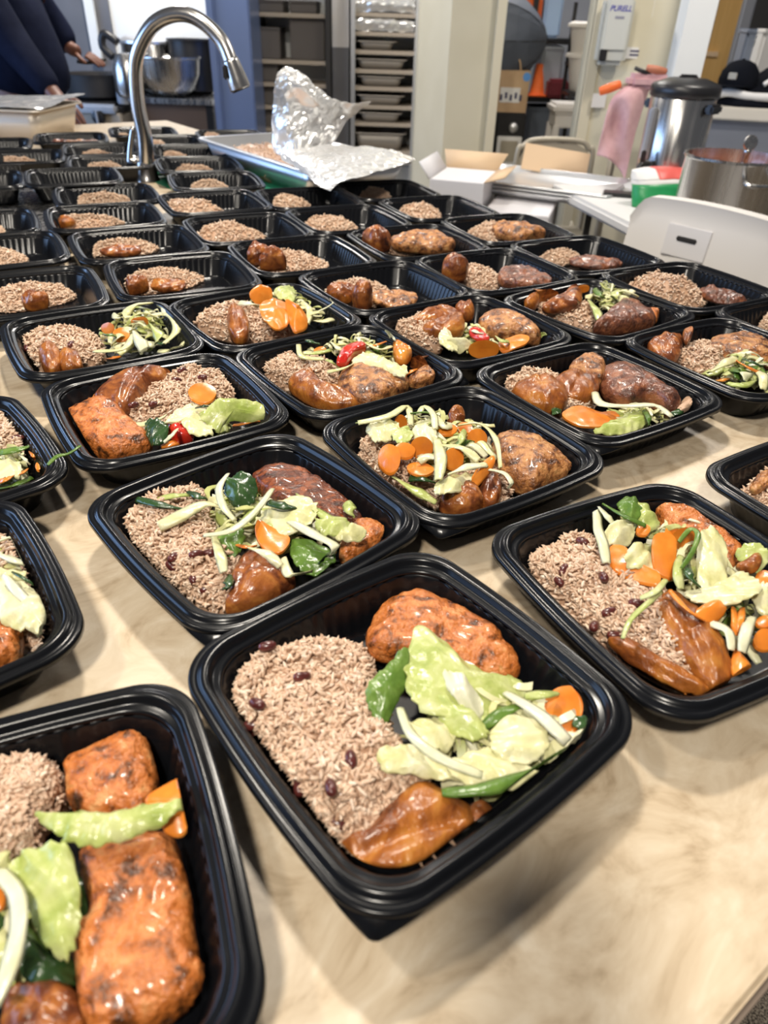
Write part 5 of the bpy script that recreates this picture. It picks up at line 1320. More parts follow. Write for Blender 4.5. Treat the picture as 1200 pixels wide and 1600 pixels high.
lathe('sticker', [(.022, 0), (.022, .002), (.001, .0021)], mat('blue_sticker', (.12, .35, .8), .4), pbg, (w_ * .40, -.071, h_ * .86), 18, (R(90), 0, 0))
cpnt = PY(838, 154, 5.45)
cone = empty('traffic_cone', (cpnt.x, 5.45, .896)); tag(cone, 'orange cone on the black shelf in the doorway', 'cone')
hc = max(.18, PY(838, 108, 5.45).z - .896)
lathe('cone_body', [(.055, .01), (.05, .02), (.028, hc), (.001, hc + .004)], M['orange'], cone); box('cone_base', (0, 0, .006), (.13, .13, .012), M['orange'], cone, bev=.004)
def simple_bin(name, px0, px1, py0, py1, Y, dep, mt, label, cat, lid=True, z=None):
    a, b = PY(px0, (py0 + py1) / 2, Y), PY(px1, (py0 + py1) / 2, Y); zt_, zb = PY((px0 + px1) / 2, py0, Y).z, PY((px0 + px1) / 2, py1, Y).z
    if z is not None: zb = z
    h_ = max(.05, zt_ - zb); w_ = b.x - a.x
    root = empty(name, ((a.x + b.x) / 2, Y + dep / 2, zb)); tag(root, label, cat)
    box('body', (0, 0, h_ / 2), (w_ * .94, dep, h_), mt, root, bev=.015)
    if lid: box('lid', (0, 0, h_ - .012), (w_, dep + .02, .024), mt, root, bev=.006)
    return root
simple_bin('clear_tub', 846, 882, 72, 108, 5.42, .3, M['clear'], 'clear plastic tub upper right on the black shelf', 'tub', z=.896)
simple_bin('dark_red_bag', 850, 884, 122, 152, 5.44, .1, M['darkred'], 'dark red bundle below the clear tub', 'bundle', z=.898, lid=False).location.y = 5.36
simple_bin('grey_tub', 824, 868, 168, 205, 5.42, .3, mat('grey_tub', (.16, .19, .24), .5), 'grey plastic tub on the lower black shelf in the doorway', 'tub', z=.436)
simple_bin('orange_bag', 812, 848, -6, 48, 5.46, .12, M['orange'], 'bright orange snack bag on the upper doorway shelf', 'bag', z=1.216, lid=False)
simple_bin('pale_blue_box', 849, 880, -6, 48, 5.48, .12, M['sky'], 'pale blue carton on the upper doorway shelf', 'box', z=1.216, lid=False)

# ------------------------------------------------------------------ right wall: dispenser and papers
YW = 4.105
def onwall(px, py, dy=0): 
    p = PY(px, py, YW); return Vector((p.x, YW - .0 + dy, p.z))
dp = empty('soap_dispenser', onwall(955, 52, -.03)); tag(dp, 'grey wall mounted hand sanitizer dispenser on the cream wall', 'dispenser')
tw = R(-3)
box('housing', (0, -.02, .01), (.135, .10, .27), mat('dispenser_grey', (.56, .57, .53), .35), dp, bev=.02)
box('front_cover', (-.004, -.068, .035), (.118, .02, .21), mat('dispenser_front', (.64, .65, .60), .3), dp, bev=.008)
tcu = bpy.data.curves.new('lettering', 'FONT'); tcu.body = 'PURELL'; tcu.size = .030; tcu.align_x = 'CENTER'; tcu.extrude = .0006; tcu.shear = .25; tcu.offset = .0008
tob = bpy.data.objects.new('lettering', tcu); COL.objects.link(tob)
tme = bpy.data.meshes.new_from_object(tob); bpy.data.objects.remove(tob); tme.materials.append(mat('logo_blue', (.10, .10, .38), .5))
tob = bpy.data.objects.new('logo_lettering', tme); link(tob, dp); tob.location = (-.002, -.0785, .086); tob.rotation_euler = (R(90), 0, 0)
box('logo_print', (.0, -.0785, .062), (.042, .002, .010), mat('logo_grey', (.30, .30, .36), .5), dp)
box('sensor', (-.045, -.071, -.085), (.035, .015, .05), M['blackpl'], dp, bev=.005)
def sheet(name, px0, px1, py0, py1, mt, label, cat, dy=-.004, lines=0):
    a, b = onwall(px0, (py0 + py1) / 2), onwall(px1, (py0 + py1) / 2); zt_, zb = onwall((px0 + px1) / 2, py0).z, onwall((px0 + px1) / 2, py1).z
    root = empty(name, ((a.x + b.x) / 2, YW + dy, zb)); tag(root, label, cat)
    w_, h_ = b.x - a.x, zt_ - zb
    box('paper', (0, 0, h_ / 2), (w_, .003, h_), mt, root)
    for i in range(lines): box('printed_line', (0, -.002, h_ * (1 - (i + 1) / (lines + 1))), (w_ * .7, .001, min(.010, h_ / (lines * 3))), M['ink'], root)
    return root
sheet('notice', 1021, 1050, -16, 28, M['paper'], 'white printed notice taped high on the cream wall', 'paper', -.012, 5)
sheet('poster', 1026, 1070, -30, 70, M['pinkposter'], 'faded pink poster on the cream wall beside the white post', 'poster', -.006)
sheet('wall_label', 978, 1016, 74, 92, M['paper'], 'small white label strip right of the dispenser', 'sign', -.005, 2)
s_ = sheet('brochure', 1016, 1050, 68, 106, mat('brochure_grey', (.42, .46, .50), .5), 'grey and red brochure card below the pink poster', 'brochure', -.008)
box('red_stripe', (.055, -.003, .075), (.035, .002, .14), M['red'], s_); box('blue_photo', (-.025, -.003, .045), (.06, .002, .05), mat('photo_blue', (.10, .22, .45), .5), s_)
sheet('switch_plate', 925, 946, 146, 168, M['plastic'], 'pale wall plate below the dispenser', 'wall plate', -.005)

# ------------------------------------------------------------------ pass shelf at right with clothing, and what lies beyond
la, lb = PY(1088, 168, 3.95), PY(1215, 192, 3.86)
ldir = (Vector((lb.x - la.x, lb.y - la.y, 0))).normalized(); lnorm = Vector((-ldir.y, ldir.x, 0))
if lnorm.y < 0: lnorm = -lnorm
lz = la.z + .005; lc = Vector((la.x, la.y, 0)) + ldir * .60
rzl = math.atan2(ldir.y, ldir.x)
lg = empty('pass_shelf', (lc.x, lc.y, 0), rzl); tag(lg, 'white pass-through ledge carrying black clothing at right', 'shelf')
box('ledge', (0, .20, lz - .02), (1.35, .46, .055), mat('ledge_cream', (.70, .66, .58), .45), lg, bev=.006)
box('panel', (0, .10, (lz - .05) / 2), (1.33, .10, lz - .05), M['greywall'], lg)
def onledge(s, d, z=0): return Vector((la.x, la.y, 0)) + ldir * s + lnorm * d + Vector((0, 0, lz + .008 + z))
def cloth_heap(name, c, rx, ry, h, mt, label, cat, seed, rz=0):
    root = None
    vs, fs = [], []; n, m = 28, 8
    for j in range(m):
        t = j / (m - 1)
        for i in range(n):
            a = 2 * math.pi * i / n
            k = 1 + .16 * noise.noise((math.cos(a) * 1.5, math.sin(a) * 1.5, seed)) + .06 * math.sin(7 * a + seed)
            r_ = (1 - t ** 1.8) ** .5 if t < 1 else .02
            vs.append((rx * k * r_ * math.cos(a), ry * k * r_ * math.sin(a), h * (t + .06 * noise.noise((math.cos(a) * 3, math.sin(a) * 3 + t * 4, seed)) * (1 - t))))
    for j in range(m - 1):
        for i in range(n): fs.append((j * n + i, j * n + (i + 1) % n, (j + 1) * n + (i + 1) % n, (j + 1) * n + i))
    fs.append(tuple(range(n - 1, -1, -1))); fs.append(tuple((m - 1) * n + i for i in range(n)))
    o = mesh(name, vs, fs, mt, None, True, c); o.rotation_euler[2] = rz; tag(o, label, cat); return o
def cap_hat(c, label, rz):
    root = empty('baseball_cap', c, rz); tag(root, label, 'cap')
    lathe('crown', [(.088, 0), (.09, .03), (.082, .065), (.058, .095), (.025, .108), (.001, .110)], M['pants'], root)
    bm = bmesh.new(); top = []
    pts = [(-.075, -.05), (-.07, -.10), (-.04, -.145), (0, -.155), (.04, -.145), (.07, -.10), (.075, -.05), (.04, -.075), (0, -.085), (-.04, -.075)]
    lo = [bm.verts.new((x, y, .004 - .10 * x * x * 20 * .1)) for x, y in pts]; hi = [bm.verts.new((x, y, .009 - .10 * x * x * 20 * .1)) for x, y in pts]
    bm.faces.new(lo[::-1]); bm.faces.new(hi)
    for i in range(len(pts)): bm.faces.new((lo[i], lo[(i + 1) % len(pts)], hi[(i + 1) % len(pts)], hi[i]))
    bm_obj('brim', bm, M['pants'], root)
    box('front_patch', (0, -.086, .045), (.04, .008, .03), M['beige'], root, bev=.003)
    lathe('button', [(.008, .108), (.008, .113), (.001, .115)], M['pants'], root)
stack = cloth_heap('folded_shirt', onledge(.30, .16), .27, .17, .10, M['pants'], 'black folded shirts heaped on the ledge under the cap', 'shirt', 2.2, rzl)
c2 = cloth_heap('striped_shirt', onledge(.43, .20, .06), .20, .14, .13, M['pants'], 'black shirt with white stripes on top of the heap at right', 'shirt', 5.1, rzl)
for i, (a, zz) in enumerate([(-.10, .05), (-.04, .075), (.03, .095), (.09, .07)]):
    tube('white_stripe', [(a - .05, -.145 + .02 * i, zz - .02), (a, -.12 + .02 * i, zz + .012), (a + .06, -.09 + .02 * i, zz + .02)], .011, M['paper'], c2, 8, 10)
cap_hat(onledge(.17, .10, .075), 'black baseball cap on the clothing heap behind the urn', rzl - .5)
tr = tube('white_towel', [onledge(.03, .04, .02), onledge(.12, .02, .055), onledge(.22, .0, .045), onledge(.34, -.0, .045), onledge(.42, .0, .05)], [.018, .020, .017, .018, .016], M['paper'], None, 10, 26); tag(tr, 'rolled white band of cloth along the front of the clothing heap', 'cloth')
kb = empty('kraft_bag', onledge(.68, .13), rzl); tag(kb, 'tan kraft paper bag at the right end of the ledge', 'bag')
box('bag_body', (0, 0, .14), (.20, .15, .28), mat('kraft', (.40, .27, .18), .7), kb, bev=.004)
box('folded_top', (0, -.01, .285), (.205, .12, .03), mat('kraft_fold', (.44, .30, .20), .7), kb, bev=.004)
dr = empty('wooden_door', (PY(1123, 40, 5.2).x, 5.2, 0)); tag(dr, 'light wooden door beyond the pass opening', 'door')
wdr = PY(1152, 40, 5.2).x - PY(1100, 40, 5.2).x
box('door_leaf', (.0, 0, 1.02), (wdr, .045, 2.04), M['wood'], dr, bev=.003); box('vision_strip', (-wdr * .36, -.024, 1.55), (.06, .006, .7), M['steelwall'], dr); box('ledge_strip', (-wdr * .28, -.03, 1.17), (.16, .02, .025), M['cardlight'], dr)
for i, (px0, px1, py0, py1, Y, mt, lb_, z) in enumerate([(1152, 1174, -20, 100, 5.4, M['greywall'], 'blue grey upright panel beside the wooden door', 0), (1160, 1200, 45, 110, 5.0, mat('grey_box', (.24, .28, .36), .5), 'grey machine box beyond the clothing heap', .6), (1186, 1215, 45, 110, 4.9, M['paper'], 'pale carton at right edge beyond the clothing heap', .6)]):
    simple_bin(['upright_panel', 'grey_machine', 'pale_carton'][i], px0, px1, py0, py1, Y, .12, mt, lb_, ['panel', 'machine', 'box'][i], z=z, lid=i > 0)
bt2 = empty('back_table', (2.45, 5.0, 0)); tag(bt2, 'dark table beyond the pass opening carrying boxes', 'table')
box('top', (0, 0, .585), (1.1, .5, .03), M['black'], bt2)
for sx in (-.5, .5):
    for sy in (-.2, .2): box('leg', (sx, sy, .285), (.04, .04, .57), M['black'], bt2)

# ------------------------------------------------------------------ folding table group
TZ = .74
tA = Vector((.655, 3.28, 0)); td = Vector((.225, -.974, 0)).normalized(); tr_ = Vector((.974, .225, 0))
tc = tA + td * .37 + tr_ * .72; trz = math.atan2(tr_.y, tr_.x)
tb = empty('folding_table', (tc.x, tc.y, 0), trz); tag(tb, 'white plastic folding table behind the white chair', 'table')
box('table_top', (0, 0, TZ - .022), (1.44, .74, .044), M['table'], tb, bev=.012)
for sx in (-1, 1):
    for sy in (-1, 1): tube('leg', [(sx * .56, sy * .28, 0), (sx * .56, sy * .28, TZ - .045)], .014, M['base'], tb, 10)
    tube('leg_brace', [(sx * .56, -.28, .18), (sx * .56, .28, .18)], .010, M['base'], tb, 8)
def ontab(px, py, z=0): 
    p = PZ(px, py, TZ + z); return p
# coffee urn
uc = PZ(1034, 300, TZ); ur = empty('coffee_urn', uc); ur.scale = (.97, .97, .90); tag(ur, 'large stainless steel coffee urn with black lid on the folding table', 'coffee urn')
lathe('base_ring', [(.118, 0), (.122, .01), (.122, .075), (.112, .085)], M['blackpl'], ur)
lathe('urn_body', [(.114, .085), (.126, .09), (.126, .375), (.122, .38)], M['steel'], ur)
lathe('lid', [(.128, .378), (.134, .384), (.134, .418), (.126, .428), (.07, .448), (.001, .452)], M['blackpl'], ur)
box('lid_handle', (.0, 0, .452), (.07, .03, .018), M['blackpl'], ur, bev=.006)
for a in (-30, 150):
    box('side_handle', (.137 * math.cos(R(a - 20)), .137 * math.sin(R(a - 20)), .345), (.035, .08, .035), M['blackpl'], ur, rz=R(a - 20), bev=.008)
sg = box('sight_gauge', (-.125, -.055, .24), (.03, .03, .20), M['alu'], ur, bev=.006, rz=R(22))
tube('spigot', [(-.11, -.09, .13), (-.15, -.12, .13), (-.155, -.125, .10)], .013, M['blackpl'], ur, 10, 8)
box('spigot_handle', (-.148, -.118, .16), (.018, .018, .05), M['blackpl'], ur, bev=.004)
# stock pot of soup
pc_ = Vector((1.072, 2.50, TZ)); pt = empty('soup_pot', pc_); tag(pt, 'steel pot of reddish soup on the table behind the white chair', 'pot')
lathe('pot_wall', [(.140, 0), (.150, .012), (.152, .225), (.158, .230), (.158, .236), (.148, .236), (.146, .02), (.12, .012)], M['steel'], pt)
lathe('soup', [(.1455, .195), (.1455, .200), (.08, .203), (.001, .203)], M['soup'], pt)
tube('pot_handle', [(-.02, -.15, .19), (-.02, -.19, .18), (.07, -.18, .18), (.07, -.135, .19)], .007, M['steel'], pt, 8, 16)
la2 = empty('ladle', pc_ + Vector((-.005, -.06, .20))); tag(la2, 'steel ladle handle standing up out of the soup pot', 'ladle')
tube('ladle_handle', [(0, .0, -.09), (.0, -.01, 0), (.0, -.02, .07)], .012, M['steel'], la2, 10, 8)
lathe('handle_end', [(.001, -.006), (.020, -.005), (.022, 0), (.020, .005), (.001, .006)], M['steel'], la2, (0, -.022, .082), 18, (R(80), 0, 0))
# pink towel, utensil bundle
pk = PY(965, 200, 3.35)
def drape(name, P, mt, label, cat):
    root = foil_sheet(name, P, 30, 30, .003, 2, mt, None, 9); root.data.polygons.foreach_set('use_smooth', [True] * len(root.data.polygons)); root.modifiers[0].thickness = .006
    return tag(root, label, cat)
YK = 3.48
drape('pink_towel', [[PY(985, 128, YK + .05), PY(955, 155, YK - .02), PY(944, 200, YK - .05), PY(932, 243, YK - .03)],
                     [PY(998, 128, YK + .02), PY(972, 150, YK - .05), PY(962, 195, YK - .01), PY(950, 248, YK - .06)],
                     [PY(1008, 132, YK), PY(990, 160, YK - .06), PY(978, 205, YK - .06), PY(965, 262, YK - .02)],
                     [PY(1014, 140, YK), PY(1003, 175, YK - .01), PY(990, 220, YK - .04), PY(976, 280, YK - .05)]], M['pink'], 'dusty pink towel hanging beside the coffee urn', 'towel')
stand = empty('towel_stand', (PY(975, 200, YK + .10).x, YK + .20, 0)); tag(stand, 'grey stand holding up the pink towel', 'stand')
tube('stand_post', [(.0, 0, 0), (.0, 0, PY(975, 140, YK).z - .01)], .018, M['beige'], stand, 10); box('stand_bar', (0.01, -.09, PY(990, 134, YK).z - .006), (.16, .17, .02), M['beige'], stand, bev=.005)
box('stand_foot', (0, 0, .01), (.16, .16, .02), M['beige'], stand, bev=.005)
def stick(px0, py0, px1, py1, Y, r, mt, name, label, cat):
    o = tube(name, [PY(px0, py0, Y), PY((px0 + px1) / 2, (py0 + py1) / 2, Y - .01), PY(px1, py1, Y)], [r * .8, r, r * .8], mt, None, 10, 8); return tag(o, label, cat)
stick(937, 143, 968, 132, YK, .020, M['orange'], 'orange_snack_pack', 'orange and yellow snack pack on top of the pink towel', 'snack pack')
stick(992, 106, 1016, 117, YK, .009, M['blackpl'], 'black_spatula', 'black handled utensil lying behind the urn lid', 'utensil')
pkt = tag(box('folded_towel', PY(1012, 127, YK + .02), (.17, .10, .055), M['pink'], bev=.018), 'folded pink towel under the utensil behind the urn lid', 'towel')
stick(1010, 106, 1040, 112, YK, .016, mat('terracotta', (.50, .18, .10), .5), 'terracotta_roll', 'terracotta coloured roll behind the urn lid', 'roll')
# green bag of rice, black pen-like tray
gbg = ontab(1036, 322)
gg = empty('rice_bag', (gbg.x, gbg.y, TZ), .25); gg.scale = (1, 1, .78); tag(gg, 'green and red printed plastic bag between the urn and white chair', 'bag')
def pillow(name, x0, x1, z0, z1, dep, mt):
    vs, fs = [], []; nx, nz = 16, 8
    for s_ in (-1, 1):
        for i in range(nx + 1):
            for j in range(nz + 1):
                a, b = i / nx, j / nz; x = x0 + (x1 - x0) * a; z = z0 + (z1 - z0) * b
                u = (x + .13) / .26; v_ = z / .15; k = max(0, min(1, 4 * u * (1 - u))) ** .5 * max(0, min(1, 4 * v_ * (1 - v_) + .15)) ** .5
                vs.append((x, s_ * (.006 + dep * k) + .004 * noise.noise((x * 30, z * 30, s_)) + .35 * z, z + .012 * math.sin(u * 3.1) * (v_ > .6)))
    n = (nx + 1) * (nz + 1)
    for i in range(nx):
        for j in range(nz):
            a = i * (nz + 1) + j; f = (a, a + nz + 1, a + nz + 2, a + 1); fs.append(f); fs.append(tuple(q + n for q in f[::-1]))
    ed = [i * (nz + 1) for i in range(nx + 1)] + [nx * (nz + 1) + j for j in range(1, nz + 1)] + [i * (nz + 1) + nz for i in range(nx - 1, -1, -1)] + [j for j in range(nz - 1, 0, -1)]
    for a, b in zip(ed, ed[1:] + ed[:1]): fs.append((b, a, a + n, b + n))
    return mesh(name, vs, fs, mt, gg)
pillow('green_side', -.13, .13, 0, .095, .055, M['greenbag']); pillow('white_band', -.13, .13, .095, .112, .055, M['paper']); pillow('red_print', -.05, .13, .112, .15, .055, M['redprint']); pillow('white_corner', -.13, -.05, .112, .15, .055, M['paper'])
nk = ontab(960, 306); nb = tag(box('black_tray_lid', (nk.x + .02, nk.y, TZ + .008), (.13, .07, .014), M['blackpl'], rz=-.25, bev=.004), 'small flat black lid on the white folding table', 'lid')
nk = ontab(1000, 296); pw_ = cloth_heap('plastic_wrap', (nk.x + .02, nk.y + .02, TZ), .09, .06, .03, M['paper'], 'crumpled white plastic wrap beside the black lid', 'wrap', 3.1)

# cartons with stacked sheet pans
def carton(name, c, s, rz, label, flaps=True, printed=True):
    root = empty(name, c, rz); tag(root, label, 'box')
    box('carton_body', (0, 0, s[2] / 2), s, M['cardw'], root, bev=.002)
    if printed:
        for i in range(9): box('printed_letter', (-s[0] * .28 + i * s[0] * .062 + (.01 if i > 1 else 0), -s[1] / 2 - .001, s[2] - .105 - .004 * (i % 2)), (s[0] * .04, .002, .022 if i % 3 else .03), M['ink'], root)
    return root
ca = PY(735, 285, 3.05)
c1 = carton('white_carton', (ca.x - .012, 3.21, 0), (.22, .30, .775), R(-16), 'white carton with open tan flaps before the cream pier')
mesh('flap', [(-.11, -.15, .775), (-.11, .15, .775), (-.155, .15, .835), (-.155, -.15, .835)], [(0, 1, 2, 3)], M['cardw'], c1).modifiers.new('thickness', 'SOLIDIFY').thickness = .004
mesh('flap', [(-.11, .15, .775), (.11, .15, .775), (.14, .22, .835), (-.14, .22, .835)], [(0, 1, 2, 3)], M['cardlight'], c1).modifiers.new('thickness', 'SOLIDIFY').thickness = .004
mesh('flap', [(.11, -.15, .775), (.11, .15, .775), (.19, .15, .80), (.19, -.15, .80)], [(0, 1, 2, 3)], M['cardlight'], c1).modifiers.new('thickness', 'SOLIDIFY').thickness = .004
cb = PY(815, 322, 2.95)
c2_ = carton('white_carton', (cb.x + .025, 3.10, 0), (.25, .32, .675), R(-16), 'white carton under the sheet pans beside the folding table')
box('lid', (0, 0, .675), (.255, .325, .025), M['cardw'], c2_, bev=.003)
pcn = (PZ(745, 265, TZ) + PZ(840, 300, TZ) + PZ(955, 280, TZ)) / 3
for i in range(3):
    o = deep_pan('sheet_pan', (.66, 3.36, .700 + .013 * i), R(-27), .62, .44, .022, .012, M['alu'], ['lowest', 'middle', 'topmost'][i] + ' aluminium sheet pan in the stack on the carton')
    o['group'] = 'stacked sheet pans'
cb3 = box('cardboard_flap', PY(868, 252, 3.62), (.30, .004, .12), M['cardlight'], rot=(R(-35), R(6), R(-8))); tag(cb3, 'tan cardboard sheet leaning on the beige folding chair', 'cardboard')
# beige folding chair
fcx = PY(868, 235, 3.85); fc = empty('folding_chair', (fcx.x, 3.85, 0), R(4)); tag(fc, 'beige metal folding chair with rounded back by the doorway', 'chair')
zt_ = PY(868, 219, 3.85).z; wch = (PY(927, 260, 3.85).x - PY(808, 250, 3.85).x) / 2
tube('back_frame', [(-wch, .02, 0), (-wch, 0, zt_ - .12), (-wch * .85, 0, zt_ - .03), (-wch * .5, 0, zt_), (wch * .5, 0, zt_), (wch * .85, 0, zt_ - .03), (wch, 0, zt_ - .12), (wch, .02, 0)], .013, M['beige'], fc, 10, 60)
vs = []; pr = [(-wch * .97, zt_ - .24), (-wch * .97, zt_ - .12), (-wch * .83, zt_ - .04), (-wch * .5, zt_ - .012), (wch * .5, zt_ - .012), (wch * .83, zt_ - .04), (wch * .97, zt_ - .12), (wch * .97, zt_ - .24)]
bm = bmesh.new(); lo = [bm.verts.new((x, -.004, z)) for x, z in pr]; hi = [bm.verts.new((x, .004, z)) for x, z in pr]
bm.faces.new(lo); bm.faces.new(hi[::-1])
for i in range(8): bm.faces.new((lo[i], hi[i], hi[(i + 1) % 8], lo[(i + 1) % 8]))
bm_obj('back_panel', bm, M['beige'], fc)
box('seat', (0, -.20, .44), (wch * 1.8, .38, .02), M['beige'], fc, bev=.008)
for s in (-1, 1): tube('leg', [(s * wch * .9, .10, .44), (s * wch * .9, -.38, 0)], .012, M['beige'], fc, 8)

# white plastic chair nearest the counter
chA = PY(985, 300, 2.30); chB = Vector((1.03, 1.93, 0))
cd_ = Vector((chB.x - chA.x, chB.y - chA.y, 0)).normalized(); crz = math.atan2(cd_.y, cd_.x)
cm = (Vector((chA.x, chA.y, 0)) + chB) / 2
ch = empty('plastic_folding_chair', (cm.x, cm.y, 0), crz); tag(ch, 'white plastic folding chair with slotted backrest beside the counter', 'chair')
cw = .235; CTOP = .905
def backrest():
    nx, nz = 24, 14; vs, fs = [], []
    def top(x): return CTOP - .02 * (x / cw) ** 2 - .055 * max(0, (abs(x) - cw * .72) / (cw * .28)) ** 2.2
    for lay in (0, 1):
        for i in range(nx + 1):
            x = -cw + 2 * cw * i / nx
            for j in range(nz + 1):
                t = j / nz; z = .53 + (top(x) - .53) * t
                y = .035 * (x / cw) ** 2 - .05 * (1 - t)
                e = .014 + .010 * (t > .93) + .006 * (abs(x) > cw * .93)
                vs.append((x, y + (e if lay else -e), z))
    n = (nx + 1) * (nz + 1)
    for i in range(nx):
        for j in range(nz):
            a = i * (nz + 1) + j; f = (a, a + nz + 1, a + nz + 2, a + 1)
            fs.append(f); fs.append(tuple(q + n for q in f[::-1]))
    for i in range(nx):
        for j in (0, nz):
            a = i * (nz + 1) + j; f = (a, a + nz + 1, a + nz + 1 + n, a + n); fs.append(f if j == nz else f[::-1])
    for j in range(nz):
        for i in (0, nx):
            a = i * (nz + 1) + j; f = (a, a + 1, a + 1 + n, a + n); fs.append(f)
    o = mesh('backrest', vs, fs, M['plastic'], ch); o.data.set_sharp_from_angle(angle=R(60)); return o
bk = backrest()
box('handle_panel', (-.02, -.0275, .800), (.135, .006, .085), mat('plastic_panel', (.72, .70, .70), .4), bk, bev=.002, rot=(-.134, 0, 0))
box('handle_slot', (-.02, -.030, .808), (.062, .008, .013), M['base'], bk, bev=.003)
for s in (-1, 1):
    tube('frame_tube', [(s * (cw - .012), .035, .84), (s * (cw - .012), .0, .5), (s * (cw - .012), -.30 + .0, 0)], .013, M['base'], ch, 10, 12)
    tube('leg', [(s * (cw - .03), .02, .44), (s * (cw - .03), .40, 0)], .012, M['base'], ch, 10)
box('seat', (0, .20, .445), (.44, .42, .035), M['plastic'], ch, bev=.012)

# ------------------------------------------------------------------ the cook at left
def skin_body(name, chains, mt, parent=None, sub=2):
    """chains: list of lists of (co, rx, ry); first vertex of the first chain is the root; shared coordinates are welded"""
    key = {}; vs = []; rad = []; es = []
    for chn in chains:
        prev = None
        for co, rx, ry in chn:
            k_ = tuple(round(c, 4) for c in co)
            if k_ not in key: key[k_] = len(vs); vs.append(co); rad.append((rx, ry))
            i = key[k_]
            if prev is not None and prev != i: es.append((prev, i))
            prev = i
    me = bpy.data.meshes.new(name); me.from_pydata([tuple(v) for v in vs], es, []); me.materials.append(mt)
    o = bpy.data.objects.new(name, me); link(o, parent)
    sm = o.modifiers.new('skin', 'SKIN'); sm.use_smooth_shade = True; sm.branch_smoothing = .6
    for i, d in enumerate(me.skin_vertices[0].data): d.radius = rad[i]; d.use_root = (i == 0)
    ss = o.modifiers.new('subd', 'SUBSURF'); ss.levels = sub; ss.render_levels = sub
    return o
PX0, PY0 = -1.80, 3.86
per = empty('person', (PX0, PY0, 0)); tag(per, 'person in navy sweatshirt and black trousers standing at the stove, left', 'person')
def rel(v): return (v[0] - PX0, v[1] - PY0, v[2])
pel = (0, 0, .92); wst = (.03, 0, 1.06); chest = (.0, 0, 1.30); neck = (-.01, 0, 1.52); head = (.03, 0, 1.70)
shN = (-.01, -.20, 1.43); shF = (-.01, .20, 1.43)
elN = rel(PY(14, 60, 3.58)); wrN = rel(PY(92, 156, 3.42)); haN = rel(PY(104, 170, 3.38))
elF = (.14, .30, 1.17); wrF = rel(PY(112, 78, 4.12)); haF = rel(PY(128, 82, 4.12))
legN = [(0.0, -.10, .88), (.02, -.11, .50), (-.02, -.11, .09), (.10, -.12, .04)]
legF = [(0.0, .10, .88), (.02, .11, .50), (-.02, .11, .09), (.10, .12, .04)]
body = skin_body('body', [[(pel, .14, .16), (wst, .15, .17), (chest, .13, .17), (neck, .055, .055), (head, .085, .095)],
  [(chest, .13, .17), (shN, .06, .06), (elN, .048, .048), (wrN, .032, .028), (haN, .040, .022)],
  [(chest, .13, .17), (shF, .06, .06), (elF, .048, .048), (wrF, .032, .028), (haF, .040, .022)],
  [(pel, .14, .16), (legN[0], .095, .095), (legN[1], .062, .062), (legN[2], .042, .042), (legN[3], .04, .03)],
  [(pel, .14, .16), (legF[0], .095, .095), (legF[1], .062, .062), (legF[2], .042, .042), (legF[3], .04, .03)]], M['skin'], per)
swt = skin_body('sweatshirt', [[((0.03, 0, .93), .205, .215), ((.06, 0, 1.06), .232, .225), ((.04, 0, 1.20), .215, .22), (chest, .175, .205), ((-.01, 0, 1.46), .10, .12)],
  [(chest, .175, .205), (shN, .092, .092), (elN, .082, .078), (tuple(Vector(wrN) * .90 + Vector(elN) * .10), .056, .052)],
  [(chest, .175, .205), (shF, .092, .092), (elF, .078, .076), (tuple(Vector(wrF) * .93 + Vector(elF) * .07), .052, .050)]], M['navy'], per)
trs = skin_body('trousers', [[(pel, .185, .20), ((0.0, 0, .85), .17, .19)],
  [((0.0, 0, .85), .17, .19), (legN[0][:2] + (.80,), .115, .115), (legN[1], .085, .085), (legN[2], .065, .065)],
  [((0.0, 0, .85), .17, .19), (legF[0][:2] + (.80,), .115, .115), (legF[1], .085, .085), (legF[2], .065, .065)]], M['pants'], per)
lathe('hair', [(.10, -.02), (.108, .03), (.10, .075), (.06, .105), (.001, .112)], M['hair'], per, (.015, 0, 1.73), 24)
tube('nose', [(.115, 0, 1.715), (.135, 0, 1.69)], [.010, .016], M['skin'], per, 8)
for s in (-1, 1):
    lathe('ear', [(.001, -.008), (.024, -.006), (.026, .006), (.001, .010)], M['skin'], per, (.02, s * .098, 1.70), 12, (R(90), 0, 0))
    lathe('eye', [(.001, -.011), (.011, -.002), (.008, .008), (.001, .011)], M['paper'], per, (.108, s * .035, 1.72), 10)
tube('mouth', [(.112, -.025, 1.645), (.120, 0, 1.643), (.112, .025, 1.645)], .007, M['darkred'], per, 8, 6)
def fingers(base, d, side, curl, ln):
    d = Vector(d).normalized(); side = Vector(side).normalized(); dn = Vector((0, 0, -1))
    for i, (off, l_) in enumerate([(-.027, .80), (-.009, .95), (.009, 1.0), (.026, .88)]):
        p = Vector(base) + side * off + d * .02
        a = p + d * ln * l_ * .42 + dn * curl * .25 * ln; b = a + d * ln * l_ * .30 + dn * curl * .45 * ln; c = b + d * ln * l_ * .22 + dn * curl * .5 * ln
        skin_body('finger', [[(tuple(p), .010, .010), (tuple(a), .0095, .0095), (tuple(b), .0085, .0085), (tuple(c), .007, .007)]], M['skin'], per, 1)
    p = Vector(base) - side * .034 - d * .02; a = p - side * .026 + d * .028 + dn * .006; b = a + d * .03 + dn * .012
    skin_body('thumb', [[(tuple(p), .012, .012), (tuple(a), .011, .011), (tuple(b), .009, .009)]], M['skin'], per, 1)
dN = Vector(rel(PY(124, 190, 3.34))) - Vector(haN); fingers(haN, dN, dN.cross(Vector((.3, -1, .2))), .25, .09)
dF = Vector(rel(PY(148, 90, 4.12))) - Vector(haF); fingers(haF, dF, Vector((0, 1, .25)), .2, .095)
